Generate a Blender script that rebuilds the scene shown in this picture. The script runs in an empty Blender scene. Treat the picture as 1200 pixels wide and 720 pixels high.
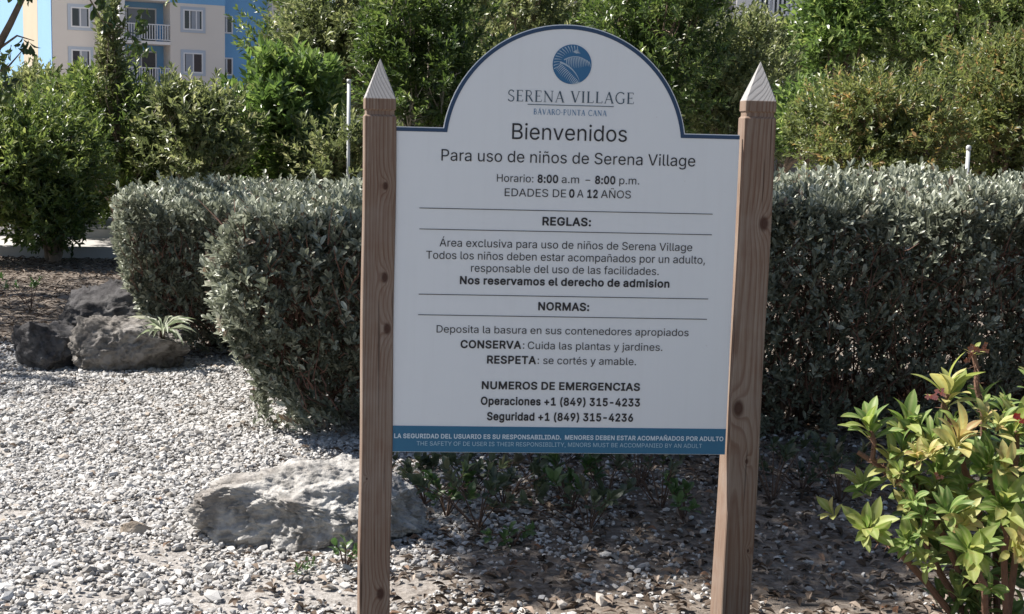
import bpy, bmesh, math
import numpy as np
from mathutils import Vector, Matrix, noise as mnoise

scene = bpy.context.scene
COL = scene.collection
rad = math.radians

# ------------------------------------------------------------------ camera, sky, sun, exposure
EYE = np.array([-0.407, -3.757, 1.452])
PITCH, YAW, ROLL, FPX = 0.1294, 0.0698, 0.0253, 1600.0
fw = np.array([math.sin(YAW)*math.cos(PITCH), math.cos(YAW)*math.cos(PITCH), -math.sin(PITCH)])
_r = np.array([math.cos(YAW), -math.sin(YAW), 0.0]); _u = np.cross(_r, fw)
cr = _r*math.cos(ROLL) + _u*math.sin(ROLL)
cu = -_r*math.sin(ROLL) + _u*math.cos(ROLL)
cam = bpy.data.cameras.new('camera'); camo = bpy.data.objects.new('camera', cam); COL.objects.link(camo)
camo.matrix_world = Matrix(((cr[0], cu[0], -fw[0], EYE[0]), (cr[1], cu[1], -fw[1], EYE[1]), (cr[2], cu[2], -fw[2], EYE[2]), (0, 0, 0, 1)))
cam.sensor_width = 36; cam.lens = 36*FPX/1200; cam.clip_end = 2000; cam.clip_start = 0.05
scene.camera = camo

SUN_AZ, SUN_EL = 79, 50          # degrees left of the board's back normal, elevation
sd = np.array([-math.sin(rad(SUN_AZ))*math.cos(rad(SUN_EL)), math.cos(rad(SUN_AZ))*math.cos(rad(SUN_EL)), math.sin(rad(SUN_EL))])
world = bpy.data.worlds.new('World'); scene.world = world; world.use_nodes = True
wn = world.node_tree.nodes; wl = world.node_tree.links
sky = wn.new('ShaderNodeTexSky'); sky.sky_type = 'NISHITA'; sky.sun_disc = False
sky.sun_elevation = rad(SUN_EL); sky.sun_rotation = rad(-SUN_AZ)
sky.air_density = 1.0; sky.dust_density = 1.2; sky.ozone_density = 1.0
bg = wn['Background']; bg.inputs['Strength'].default_value = 0.060
wl.new(sky.outputs[0], bg.inputs['Color'])
sl = bpy.data.lights.new('sun', 'SUN'); sl.energy = 5.0; sl.angle = rad(0.55); sl.color = (1.0, 0.95, 0.88)
so = bpy.data.objects.new('sun', sl); COL.objects.link(so)
so.rotation_euler = Vector(sd).to_track_quat('Z', 'Y').to_euler(); so.location = (-6, 4, 9)
scene.view_settings.view_transform = 'Standard'; scene.view_settings.look = 'None'
scene.view_settings.gamma = 1.0; scene.view_settings.use_curve_mapping = False
scene.view_settings.exposure = 1.08
scene.cycles.max_bounces = 6; scene.cycles.transparent_max_bounces = 4

def ray(px, py): return fw + cr*(px-600)/FPX - cu*(py-360)/FPX
def at(px, py, D):                       # point of the view ray on the plane D metres in front of the eye
    d = ray(px, py); return EYE + d*(D/d[1])
def ground(px, py, z=0.0):
    d = ray(px, py); return EYE + d*((z-EYE[2])/d[2])
def board(px, py):                       # (x, z) on the sign's face
    p = at(px, py, -EYE[1]); return p[0], p[2]

# ------------------------------------------------------------------ helpers
def tag(o, label=None, cat=None, group=None, kind=None):
    if label: o['label'] = label
    if cat: o['category'] = cat
    if group: o['group'] = group
    if kind: o['kind'] = kind
    return o
def empty(name, loc, rz=0.0):
    o = bpy.data.objects.new(name, None); COL.objects.link(o)
    o.location = tuple(loc); o.rotation_euler = (0, 0, rz); o.empty_display_size = 0.2
    return o
def link(name, me, m, parent=None, loc=None):
    o = bpy.data.objects.new(name, me); COL.objects.link(o)
    if m is not None and not me.materials: me.materials.append(m)
    if parent is not None: o.parent = parent
    if loc is not None: o.location = tuple(loc)
    return o
def npmesh(name, V, F, rnd=None, rib=None, smooth=False):
    V = np.asarray(V, dtype=np.float32); F = np.asarray(F, dtype=np.int32)
    k = F.shape[1]; me = bpy.data.meshes.new(name)
    me.vertices.add(len(V)); me.vertices.foreach_set('co', V.ravel())
    me.loops.add(F.size); me.loops.foreach_set('vertex_index', F.ravel())
    me.polygons.add(len(F)); me.polygons.foreach_set('loop_start', np.arange(0, F.size, k, dtype=np.int32))
    me.polygons.foreach_set('loop_total', np.full(len(F), k, dtype=np.int32))
    me.polygons.foreach_set('use_smooth', np.full(len(F), bool(smooth)))
    if rnd is not None:
        a = me.attributes.new('rnd', 'FLOAT', 'FACE'); a.data.foreach_set('value', np.asarray(rnd, dtype=np.float32))
    if rib is not None:
        a = me.attributes.new('rib', 'FLOAT', 'POINT'); a.data.foreach_set('value', np.asarray(rib, dtype=np.float32))
    me.update(calc_edges=True)
    return me
class MB:                                # collects boxes, tubes and polygons of ONE mesh
    def __init__(s): s.v = []; s.f = []; s.n = 0
    def add(s, V, F):
        s.v += [tuple(map(float, p)) for p in V]; s.f += [tuple(i+s.n for i in f) for f in F]; s.n += len(V)
    def box(s, a, b):
        x0, y0, z0 = a; x1, y1, z1 = b
        s.add([(x0,y0,z0),(x1,y0,z0),(x1,y1,z0),(x0,y1,z0),(x0,y0,z1),(x1,y0,z1),(x1,y1,z1),(x0,y1,z1)],
              [(0,3,2,1),(4,5,6,7),(0,1,5,4),(1,2,6,5),(2,3,7,6),(3,0,4,7)])
    def tube(s, pts, rs, n=7):
        pts = [np.asarray(p, float) for p in pts]; ring = []
        if np.isscalar(rs): rs = [rs]*len(pts)
        for i, p in enumerate(pts):
            t = pts[min(i+1, len(pts)-1)] - pts[max(i-1, 0)]; t = t/(np.linalg.norm(t)+1e-9)
            a = np.array([1.0, 0, 0]) if abs(t[0]) < .8 else np.array([0, 1.0, 0])
            b = np.cross(t, a); b /= np.linalg.norm(b); c = np.cross(t, b)
            for k in range(n):
                w = 2*math.pi*k/n; ring.append(p + rs[i]*(b*math.cos(w)+c*math.sin(w)))
        F = []
        for i in range(len(pts)-1):
            for k in range(n):
                k2 = (k+1) % n; F.append((i*n+k, i*n+k2, (i+1)*n+k2, (i+1)*n+k))
        F.append(tuple(range(n-1, -1, -1))); F.append(tuple((len(pts)-1)*n+k for k in range(n)))
        s.add(ring, F)
    def lathe(s, prof, c=(0,0,0), n=20):
        V = []; F = []
        for r, z in prof:
            for k in range(n): V.append((c[0]+r*math.cos(2*math.pi*k/n), c[1]+r*math.sin(2*math.pi*k/n), c[2]+z))
        for i in range(len(prof)-1):
            for k in range(n): F.append((i*n+k, i*n+(k+1) % n, (i+1)*n+(k+1) % n, (i+1)*n+k))
        F.append(tuple(range(n-1, -1, -1))); F.append(tuple((len(prof)-1)*n+k for k in range(n)))
        s.add(V, F)
    def mesh(s, name, smooth=False):
        me = bpy.data.meshes.new(name); me.from_pydata(s.v, [], s.f); me.update()
        if smooth: me.polygons.foreach_set('use_smooth', np.full(len(me.polygons), True))
        return me
    def build(s, name, m, parent=None, smooth=False, loc=None): return link(name, s.mesh(name, smooth), m, parent, loc)

# ------------------------------------------------------------------ materials
class NT:
    def __init__(s, name):
        s.m = bpy.data.materials.new(name); s.m.use_nodes = True
        s.t = s.m.node_tree; s.p = s.t.nodes['Principled BSDF']; s.out = s.t.nodes['Material Output']
    def n(s, typ, **kw):
        x = s.t.nodes.new(typ)
        for k, v in kw.items():
            if k.startswith('i_'): x.inputs[k[2:].replace('_', ' ')].default_value = v
            else: setattr(x, k, v)
        return x
    def l(s, a, b): s.t.links.new(a, b)
    def set(s, sock, v):
        if hasattr(v, 'node'): s.l(v, sock)
        else: sock.default_value = v
    def math(s, op, a, b=0.0, c=0.0):
        x = s.n('ShaderNodeMath', operation=op)
        for i, v in enumerate((a, b, c)): s.set(x.inputs[i], v)
        return x.outputs[0]
    def vmath(s, op, a, b=(0,0,0), out=0):
        x = s.n('ShaderNodeVectorMath', operation=op); s.set(x.inputs[0], a)
        s.set(x.inputs[1], b); return x.outputs[out]
    def noise(s, vec, scale, detail=4.0, rough=0.55):
        x = s.n('ShaderNodeTexNoise'); x.inputs['Scale'].default_value = scale
        x.inputs['Detail'].default_value = detail; x.inputs['Roughness'].default_value = rough
        if vec is not None: s.l(vec, x.inputs['Vector'])
        return x.outputs['Fac']
    def ramp(s, fac, stops):
        x = s.n('ShaderNodeValToRGB'); e = x.color_ramp.elements
        while len(e) < len(stops): e.new(0.5)
        for el, (p, c) in zip(e, stops): el.position = p; el.color = (*c, 1) if len(c) == 3 else c
        s.l(fac, x.inputs[0]); return x.outputs[0]
    def mix(s, fac, a, b):
        x = s.n('ShaderNodeMix', data_type='RGBA'); s.set(x.inputs[0], fac)
        for i, v in ((6, a), (7, b)):
            if hasattr(v, 'node'): s.l(v, x.inputs[i])
            else: x.inputs[i].default_value = (*v, 1)
        return x.outputs[2]
    def bump(s, h, strength=0.3, dist=0.01):
        x = s.n('ShaderNodeBump'); x.inputs['Strength'].default_value = strength; x.inputs['Distance'].default_value = dist
        s.l(h, x.inputs['Height']); s.l(x.outputs[0], s.p.inputs['Normal']); return x.outputs[0]
    def obj(s): return s.n('ShaderNodeTexCoord').outputs['Object']
    def attr(s, name): return s.n('ShaderNodeAttribute', attribute_name=name).outputs['Fac']
    def col(s, c):
        if hasattr(c, 'node'): s.l(c, s.p.inputs['Base Color'])
        else: s.p.inputs['Base Color'].default_value = (*c, 1)
def plain(name, c, rough=0.6, metal=0.0, var=0.0, vs=6.0, spec=0.5, bump=0.0):
    t = NT(name); t.p.inputs['Roughness'].default_value = rough; t.p.inputs['Metallic'].default_value = metal
    t.p.inputs['Specular IOR Level'].default_value = spec
    if var:
        f = t.noise(t.obj(), vs, 5)
        t.col(t.mix(f, tuple(x*(1-var) for x in c), tuple(min(1, x*(1+var)) for x in c)))
        if bump: t.bump(f, bump, 0.01)
    else: t.col(c)
    return t.m
def leafmat(name, stops, rough=0.42, trans=0.25, spec=0.5, rib=None, back=None, spots=None):
    t = NT(name); c = t.ramp(t.attr('rnd'), stops)
    if rib: c = t.mix(t.math('MULTIPLY', t.attr('rib'), 0.55), c, rib)
    if spots:
        o = t.obj(); c = t.mix(t.math('MULTIPLY', t.ramp(t.noise(o, 34, 4, .6), [(.56, (0, 0, 0)), (.70, (1, 1, 1))]), .55), c, spots)
        c = t.mix(t.math('MULTIPLY', t.noise(o, 90, 3), .35), c, (0.10, 0.17, 0.04))
    if back:
        g = t.n('ShaderNodeNewGeometry'); c = t.mix(t.math('MULTIPLY', g.outputs['Backfacing'], 0.8), c, back)
    t.col(c); t.p.inputs['Roughness'].default_value = rough; t.p.inputs['Specular IOR Level'].default_value = spec
    tr = t.n('ShaderNodeBsdfTranslucent')
    h = t.n('ShaderNodeHueSaturation'); h.inputs['Saturation'].default_value = 1.1; h.inputs['Value'].default_value = 1.5
    t.l(c, h.inputs['Color']); t.l(h.outputs[0], tr.inputs['Color'])
    mx = t.n('ShaderNodeMixShader'); mx.inputs[0].default_value = trans
    t.l(t.p.outputs[0], mx.inputs[1]); t.l(tr.outputs[0], mx.inputs[2]); t.l(mx.outputs[0], t.out.inputs['Surface'])
    return t.m

def wood(name, knots, pith, seed, dz=0.0):
    t = NT(name); o = t.obj()
    w = t.n('ShaderNodeVectorMath', operation='MULTIPLY'); t.l(o, w.inputs[0]); w.inputs[1].default_value = (1, 1, 0.10)
    off = t.vmath('ADD', w.outputs[0], (seed, seed*1.7, seed*0.3))
    n1 = t.noise(off, 7, 2, 0.5)
    pv = t.vmath('SUBTRACT', w.outputs[0], (*pith, 0))
    pv2 = t.n('ShaderNodeVectorMath', operation='MULTIPLY'); t.l(pv, pv2.inputs[0]); pv2.inputs[1].default_value = (1, 1, 0.12)
    r = t.vmath('LENGTH', pv2.outputs[0], out=1)
    r = t.math('ADD', r, t.math('MULTIPLY', n1, 0.055))
    dark = None
    for (kx, ky, kz, kr) in knots:
        d = t.vmath('SUBTRACT', o, (kx, ky, kz))
        dm = t.n('ShaderNodeVectorMath', operation='MULTIPLY'); t.l(d, dm.inputs[0]); dm.inputs[1].default_value = (1, 0.5, 0.62)
        ln = t.vmath('LENGTH', dm.outputs[0], out=1)
        g = t.math('POWER', 2.718, t.math('MULTIPLY', ln, -1.0/(kr*1.5)))
        r = t.math('ADD', r, t.math('MULTIPLY', g, 0.026))
        k = t.n('ShaderNodeMapRange', interpolation_type='SMOOTHSTEP'); t.l(ln, k.inputs[0])
        k.inputs[1].default_value = kr*0.55; k.inputs[2].default_value = kr*1.25; k.inputs[3].default_value = 1; k.inputs[4].default_value = 0
        dark = k.outputs[0] if dark is None else t.math('MAXIMUM', dark, k.outputs[0])
    ph = t.math('FRACT', t.math('MULTIPLY', r, 150.0))
    ring = t.ramp(ph, [(0.0, (0,0,0)), (0.5, (.15,.15,.15)), (0.82, (1,1,1)), (0.93, (.75,.75,.75)), (1.0, (0,0,0))])
    fine = t.n('ShaderNodeVectorMath', operation='MULTIPLY'); t.l(o, fine.inputs[0]); fine.inputs[1].default_value = (1, 1, 0.02)
    fn = t.noise(fine.outputs[0], 420, 3, 0.6)
    patch = t.noise(off, 22, 3, 0.6)
    base = t.mix(patch, (0.195, 0.146, 0.112), (0.295, 0.236, 0.188))
    c = t.mix(t.math('MULTIPLY', ring, 0.66), base, (0.115, 0.055, 0.032))
    c = t.mix(t.math('MULTIPLY', t.ramp(fn, [(0.40, (0,0,0)), (0.66, (1,1,1))]), 0.6), c, (0.14, 0.07, 0.045))
    ck = t.n('ShaderNodeVectorMath', operation='MULTIPLY'); t.l(off, ck.inputs[0]); ck.inputs[1].default_value = (1, 1, 0.35)
    cks = t.ramp(t.noise(ck.outputs[0], 75, 2, .5), [(.66, (0, 0, 0)), (.70, (1, 1, 1))])
    c = t.mix(t.math('MULTIPLY', cks, 0.75), c, (0.05, 0.028, 0.02))
    grey = t.ramp(t.noise(o, 5, 4, .6), [(.45, (0, 0, 0)), (.7, (1, 1, 1))]); c = t.mix(t.math('MULTIPLY', grey, 0.30), c, (0.30, 0.275, 0.25))
    # cut point painted paler grey, grazing sunlight put into its colour
    sx = t.n('ShaderNodeSeparateXYZ'); t.l(o, sx.inputs[0])
    tipm = t.n('ShaderNodeMapRange'); t.l(sx.outputs[2], tipm.inputs[0])
    tipm.inputs[1].default_value = 1.5115+dz; tipm.inputs[2].default_value = 1.5145+dz
    tc = t.mix(t.math('MULTIPLY', ring, 0.55), (0.36, 0.35, 0.345), (0.11, 0.10, 0.098))
    c = t.mix(tipm.outputs[0], c, tc)
    if dark is not None: c = t.mix(t.math('MULTIPLY', dark, 0.88), c, (0.045, 0.018, 0.012))
    t.col(c); t.p.inputs['Roughness'].default_value = 0.78; t.p.inputs['Specular IOR Level'].default_value = 0.25
    t.bump(t.math('ADD', t.math('MULTIPLY', ring, 0.6), fn), 0.35, 0.0012)
    return t.m

M = {}
t = NT('sign_white'); o = t.obj(); f = t.noise(o, 5, 5)
q = t.n('ShaderNodeVectorMath', operation='MULTIPLY'); t.l(o, q.inputs[0]); q.inputs[1].default_value = (38, 1, 1.6)
st = t.ramp(t.noise(q.outputs[0], 1.0, 5, .6), [(0.5, (0, 0, 0)), (0.8, (1, 1, 1))]); sp = t.ramp(t.noise(o, 60, 2, .5), [(0.74, (0, 0, 0)), (0.80, (1, 1, 1))])
c = t.mix(f, (0.70, 0.73, 0.76), (0.735, 0.765, 0.79)); c = t.mix(t.math('MULTIPLY', st, 0.09), c, (0.50, 0.50, 0.48)); t.col(t.mix(t.math('MULTIPLY', sp, 0.3), c, (0.40, 0.38, 0.35)))
t.p.inputs['Roughness'].default_value = 0.38; t.p.inputs['Specular IOR Level'].default_value = 0.3; M['sign_white'] = t.m
t = NT('sign_blue'); f = t.noise(t.obj(), 14, 5); t.col(t.mix(f, (0.010, 0.115, 0.225), (0.016, 0.145, 0.27)))
t.p.inputs['Roughness'].default_value = 0.4; M['sign_blue'] = t.m
M['navy'] = plain('navy', (0.012, 0.045, 0.11), 0.45, var=0.15)
M['ink'] = plain('ink', (0.012, 0.012, 0.017), 0.5)
M['logo_ink'] = plain('logo_ink', (0.04, 0.075, 0.11), 0.5)
M['logo_blue'] = plain('logo_blue', (0.05, 0.17, 0.33), 0.5)
M['print_white'] = plain('print_white', (0.55, 0.66, 0.74), 0.5)
M['print_pale'] = plain('print_pale', (0.35, 0.52, 0.63), 0.5)
M['bark'] = plain('bark', (0.17, 0.125, 0.09), 0.9, var=0.45, vs=18, bump=0.5)
M['pale_bark'] = plain('pale_bark', (0.36, 0.31, 0.25), 0.85, var=0.35, vs=14, bump=0.4)
M['stem'] = plain('stem', (0.10, 0.062, 0.045), 0.9, var=0.4, vs=30, bump=0.4)
M['twig'] = plain('twig', (0.12, 0.06, 0.042), 0.85, var=0.4, vs=8)
M['thorn_stem'] = plain('thorn_stem', (0.16, 0.085, 0.055), 0.85, var=0.4, vs=60, bump=0.5)
M['white_metal'] = plain('white_metal', (0.72, 0.73, 0.74), 0.4, var=0.06)

M['grey_metal'] = plain('grey_metal', (0.45, 0.46, 0.46), 0.5, var=0.15, vs=9)
# ------------------------------------------------------------------ the ground
def rockmat(name, a, b, c, sc=1.0):
    t = NT(name); o = t.obj()
    big = t.noise(o, 3.2*sc, 6, 0.62); mid = t.noise(o, 16*sc, 6, 0.65)
    v = t.n('ShaderNodeTexVoronoi'); v.inputs['Scale'].default_value = 20*sc; t.l(o, v.inputs['Vector'])
    col = t.ramp(big, [(0.30, c), (0.47, a), (0.68, b)])
    col = t.mix(t.math('MULTIPLY', t.ramp(mid, [(0.38, (1,1,1)), (0.54, (0,0,0))]), 0.7), col, tuple(x*0.32 for x in a))
    t.col(col); t.p.inputs['Roughness'].default_value = 0.95; t.p.inputs['Specular IOR Level'].default_value = 0.2
    h = t.math('ADD', t.math('MULTIPLY', mid, 1.0), t.math('MULTIPLY', v.outputs['Distance'], 0.5))
    t.bump(t.math('ADD', h, t.math('MULTIPLY', t.noise(o, 70*sc, 5, .7), .6)), 0.75, 0.018); return t.m
t = NT('soil'); o = t.obj()
n1 = t.noise(o, 0.9, 5); n2 = t.noise(o, 38, 6, 0.7); n3 = t.noise(o, 9, 5, 0.6)
c = t.ramp(n3, [(0.3, (0.065, 0.052, 0.043)), (0.55, (0.135, 0.11, 0.09)), (0.75, (0.23, 0.19, 0.155))])
c = t.mix(t.math('MULTIPLY', t.ramp(n2, [(0.4, (0,0,0)), (0.62, (1,1,1))]), 0.5), c, (0.34, 0.30, 0.26))
sx = t.n('ShaderNodeSeparateXYZ'); t.l(o, sx.inputs[0])
e = t.math('ADD', t.math('SUBTRACT', sx.outputs[0], t.math('MULTIPLY', sx.outputs[1], 0.17)), t.math('MULTIPLY', t.noise(o, 1.6, 4), 0.8))
bed = t.n('ShaderNodeMapRange'); t.l(e, bed.inputs[0]); bed.inputs[1].default_value = -0.25; bed.inputs[2].default_value = 0.15; bed.inputs[3].default_value = 1; bed.inputs[4].default_value = 0
far_ = t.n('ShaderNodeMapRange'); t.l(sx.outputs[1], far_.inputs[0]); far_.inputs[1].default_value = 4.2; far_.inputs[2].default_value = 4.9; far_.inputs[3].default_value = 1; far_.inputs[4].default_value = 0
dust = t.ramp(n2, [(0.3, (0.17, 0.155, 0.14)), (0.55, (0.40, 0.38, 0.36)), (0.8, (0.50, 0.485, 0.46))])
c = t.mix(t.math('MULTIPLY', t.math('MULTIPLY', bed.outputs[0], far_.outputs[0]), 0.85), c, dust)
t.col(c); t.p.inputs['Roughness'].default_value = 0.95; t.p.inputs['Specular IOR Level'].default_value = 0.15
t.bump(t.math('ADD', n2, t.math('MULTIPLY', n3, 1.5)), 0.7, 0.02); M['soil'] = t.m
def grid(x0, x1, y0, y1, nx, ny, fz):
    xs = np.linspace(x0, x1, nx); ys = np.linspace(y0, y1, ny); X, Y = np.meshgrid(xs, ys)
    V = np.stack([X, Y, fz(X, Y)], -1).reshape(-1, 3); i = np.arange(nx*ny).reshape(ny, nx)
    return V, np.stack([i[:-1, :-1], i[:-1, 1:], i[1:, 1:], i[1:, :-1]], -1).reshape(-1, 4)
def relief(X, Y):
    near = np.exp(-((X/7.0)**4)) * np.exp(-(((Y-2.0)/9.0)**4))
    return near*(0.012*np.sin(X*3.1+1.2*np.sin(Y*2.3)) + 0.010*np.sin(Y*4.3+1.7*X) + 0.006*np.sin(9*X-7*Y))
gx = np.unique(np.concatenate([np.linspace(-700, -9, 8), np.linspace(-9, 9, 160), np.linspace(9, 700, 8)]))
gy = np.unique(np.concatenate([np.linspace(-300, -7, 5), np.linspace(-7, 14, 180), np.linspace(14, 900, 10)]))
X, Y = np.meshgrid(gx, gy); i = np.arange(X.size).reshape(X.shape)
me = npmesh('ground', np.stack([X, Y, relief(X, Y)], -1).reshape(-1, 3),
            np.stack([i[:-1, :-1], i[:-1, 1:], i[1:, 1:], i[1:, :-1]], -1).reshape(-1, 4), smooth=True)
tag(link('ground', me, M['soil']), kind='structure')

# far path behind the planting on the left, with its kerb
t = NT('concrete'); o = t.obj(); n1 = t.noise(o, 1.2, 6); n2 = t.noise(o, 60, 4)
t.col(t.mix(n1, (0.33, 0.315, 0.30), (0.45, 0.43, 0.41))); t.p.inputs['Roughness'].default_value = 0.9; t.bump(n2, 0.3, 0.01); M['concrete'] = t.m
me = npmesh('path', [(-30, 10.9, 0.024), (14, 10.9, 0.024), (14, 20.5, 0.024), (-30, 20.5, 0.024)], [(0, 1, 2, 3)])
tag(link('path', me, M['concrete']), kind='structure')
k = MB(); k.box((-30, 10.72, -0.05), (14, 10.90, 0.11)); k.box((-30, 13.0, 0.0), (14, 13.16, 0.13))
tag(k.build('kerb', M['concrete']), kind='structure')

# ------------------------------------------------------------------ gravel and litter
rng = np.random.default_rng(7)
def icosa():
    p = (1+5**.5)/2
    V = np.array([(-1,p,0),(1,p,0),(-1,-p,0),(1,-p,0),(0,-1,p),(0,1,p),(0,-1,-p),(0,1,-p),(p,0,-1),(p,0,1),(-p,0,-1),(-p,0,1)], float)
    V /= np.linalg.norm(V[0])
    F = np.array([(0,11,5),(0,5,1),(0,1,7),(0,7,10),(0,10,11),(1,5,9),(5,11,4),(11,10,2),(10,7,6),(7,1,8),(3,9,4),(3,4,2),(3,2,6),(3,6,8),(3,8,9),(4,9,5),(2,4,11),(6,2,10),(8,6,7),(9,8,1)])
    return V, F
def rotz(a):
    c, s = np.cos(a), np.sin(a); z = np.zeros_like(a); o = np.ones_like(a)
    return np.stack([np.stack([c,-s,z],-1), np.stack([s,c,z],-1), np.stack([z,z,o],-1)], -2)
def euler(n, tilt):
    a = rotz(rng.uniform(0, 6.283, n)); th = rng.normal(0, tilt, n); c, s = np.cos(th), np.sin(th); z = np.zeros(n); o = np.ones(n)
    b = np.stack([np.stack([o,z,z],-1), np.stack([z,c,-s],-1), np.stack([z,s,c],-1)], -2)
    return a @ b @ rotz(rng.uniform(0, 6.283, n))
def stones(P, S, tilt=0.5):
    n = len(P); V, F = icosa(); out = np.empty((n, 12, 3)); var = rng.integers(0, 24, n)
    for k in range(24):
        T = V*(1+rng.uniform(-0.28, 0.28, (12, 1))) + rng.normal(0, .08, (12, 3)); T = T*np.array([rng.uniform(1.0, 1.4), rng.uniform(.65, .95), rng.uniform(.5, .75)])
        out[var == k] = T
    out = np.einsum('nij,nkj->nki', euler(n, tilt*.7), out)*S[:, None, None]*0.5 + P[:, None, :]
    f = (F[None] + (np.arange(n)*12)[:, None, None]).reshape(-1, 3)
    return out.reshape(-1, 3), f, np.repeat(rng.uniform(0, 1, n), 20)
t = NT('gravel'); r = t.attr('rnd'); o = t.obj()
c = t.ramp(r, [(0.0, (0.20, 0.185, 0.165)), (0.10, (0.27, 0.258, 0.245)), (0.35, (0.37, 0.362, 0.35)), (0.72, (0.465, 0.458, 0.45)), (0.95, (0.60, 0.595, 0.585)), (1.0, (0.36, 0.30, 0.24))])
c = t.mix(t.math('MULTIPLY', t.noise(o, 130, 3), 0.3), c, (0.25, 0.23, 0.21))
t.col(c); t.p.inputs['Roughness'].default_value = 0.9; t.p.inputs['Specular IOR Level'].default_value = 0.2
t.bump(t.noise(o, 240, 3), 0.3, 0.003); M['gravel'] = t.m
def fbm(x, y, s):
    return np.array([mnoise.noise((a*s, b*s, 3.3)) for a, b in zip(x, y)])
# the pale bed: left of the hedge, thinning towards the hedge foot on the right
N = 320000
px_ = rng.uniform(-4.2, 2.9, N); py_ = rng.uniform(-1.2, 5.6, N)
nz = fbm(px_, py_, 1.7)
edge = -0.50 + 0.17*(py_) + 0.25*nz                       # right limit of the dense bed
front = 4.65 + 0.35*nz + 0.10*(px_+2)                     # far limit, where the dirt strip starts
dens = np.where(px_ < edge, 1.0, np.clip(0.6*np.exp(-(px_-edge)/0.40), 0.045, 1)) * np.where(py_ < front, 1, np.exp(-(py_-front)/0.25))
bare = fbm(px_+11, py_, 2.6); dens = dens*np.where(bare > 0.36, 0.22, 1.0)
for qx, qy, qr in ((8, 612, .16), (190, 655, .20), (345, 690, .22), (60, 690, .12), (430, 700, .2), (255, 705, .18), (120, 700, .14), (330, 660, .12)):
    g = ground(qx, qy); dens = dens*(1-.88*np.exp(-(((px_-g[0])/qr)**2+((py_-g[1])/(qr*.8))**2)**1.5))
keep = rng.uniform(0, 1, N) < dens
px_, py_ = px_[keep], py_[keep]; n = len(px_)
S = np.clip(rng.lognormal(math.log(0.0148), 0.38, n), 0.007, 0.05)
P = np.stack([px_, py_, relief(px_, py_) + S*0.16 + rng.uniform(0, 0.009, n)], -1)
v, f, r = stones(P, S)
tag(link('gravel', npmesh('gravel', v, f, r), M['gravel']), 'pale crushed limestone gravel covering the ground left of the hedge', 'gravel', kind='stuff')

# leaf templates: y runs from stalk to tip, z is the upper side
def leaf_hi(w=0.36, fold=0.10, curl=0.12, wide=0.5):
    V = np.array([(0,0,0), (-.42*w,.30,fold*.7), (.42*w,.30,fold*.7), (0,.30,0), (-.5*w,wide+.12,fold), (.5*w,wide+.12,fold), (0,wide+.12,-curl*.15),
                  (-.33*w,.86,fold*.5-curl*.5), (.33*w,.86,fold*.5-curl*.5), (0,.87,-curl*.6), (0,1,-curl)], float)
    F = np.array([(0,3,1),(0,2,3),(1,3,6),(1,6,4),(3,2,5),(3,5,6),(4,6,9),(4,9,7),(6,5,8),(6,8,9),(7,9,10),(9,8,10)])
    return V, F, np.array([1,0,0,1,0,0,1,0,0,1,.4])
def leaf_fine(w=0.34, fold=0.10, curl=0.30, rows=9):
    V, F, Rb = [], [], []
    for i in range(rows):
        t = i/(rows-1); hw = .5*w*max(.05, (math.sin(math.pi*t**1.35))**.75) if 0 < t < 1 else .02*w
        z = .10*math.sin(t*2.2)-curl*t*t*.8; y = t*(1-.12*curl*t)
        V += [(-hw, y, z+fold*hw*2.2), (-hw*.5, y, z+fold*hw*.8), (0, y, z), (hw*.5, y, z+fold*hw*.8), (hw, y, z+fold*hw*2.2)]; Rb += [.25, 0, 1, 0, .25]
    for i in range(rows-1):
        for k in range(4):
            a = i*5+k; F += [(a, a+1, a+6), (a, a+6, a+5)]
    return np.array(V, float), np.array(F), np.array(Rb)
def leaf_lo(w=0.42, fold=0.12):
    V = np.array([(0,0,0), (-.5*w,.5,fold), (.5*w,.5,fold), (0,1,-.06), (0,.52,0)], float)
    return V, np.array([(0,4,1),(0,2,4),(1,4,3),(4,2,3)]), np.array([1,0,0,.5,1])
def norm(a): return a/(np.linalg.norm(a, axis=-1, keepdims=True)+1e-9)
def leaves(P, D, U, L, rnd, tmpl):
    V, F, R = tmpl; n = len(P)
    D = norm(D); X = norm(np.cross(D, U)); Z = np.cross(X, D)
    B = np.stack([X, D, Z], -1)
    out = np.einsum('nij,kj->nki', B, V)*L[:, None, None] + P[:, None, :]
    f = (F[None] + (np.arange(n)*len(V))[:, None, None]).reshape(-1, 3)
    return out.reshape(-1, 3), f, np.repeat(np.clip(rnd, 0, 1), len(F)), np.tile(R, n)
def twigs(T, D, per, length, L, tmpl, spread=0.9, up=0.35, bias=None):
    """rosettes: `per` leaves around the last `length` metres of each twig tip T pointing along D"""
    n = len(T); D = norm(D); m = n*per
    a = np.where(np.abs(D[:, :1]) < .8, np.array([[1.0, 0, 0]]), np.array([[0, 1.0, 0]]))
    b = norm(np.cross(D, a)); c = np.cross(D, b)
    ti = np.repeat(np.arange(n), per); s = np.tile((np.arange(per)+.5)/per, n) + rng.uniform(-.05, .05, m)
    ang = np.tile(np.arange(per)*2.4, n) + np.repeat(rng.uniform(0, 6.28, n), per) + rng.normal(0, .3, m)
    radial = b[ti]*np.cos(ang)[:, None] + c[ti]*np.sin(ang)[:, None]
    lean = (spread*(1.25-s*.9))[:, None]
    d = D[ti] + radial*lean + rng.normal(0, .22, (m, 3)); d[:, 2] += up*0.3
    p = T[ti] - D[ti]*(length*(1-s))[:, None]
    u = D[ti]*.9 - radial*.5 + np.array([0, 0, .5]) + rng.normal(0, .3, (m, 3))
    tw = rng.uniform(0, 1, n) if bias is None else bias
    rn = .6*tw[ti] + .4*rng.uniform(0, 1, m)
    return leaves(p, d, u, L*rng.uniform(.65, 1.2, m), rn, tmpl)

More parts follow.
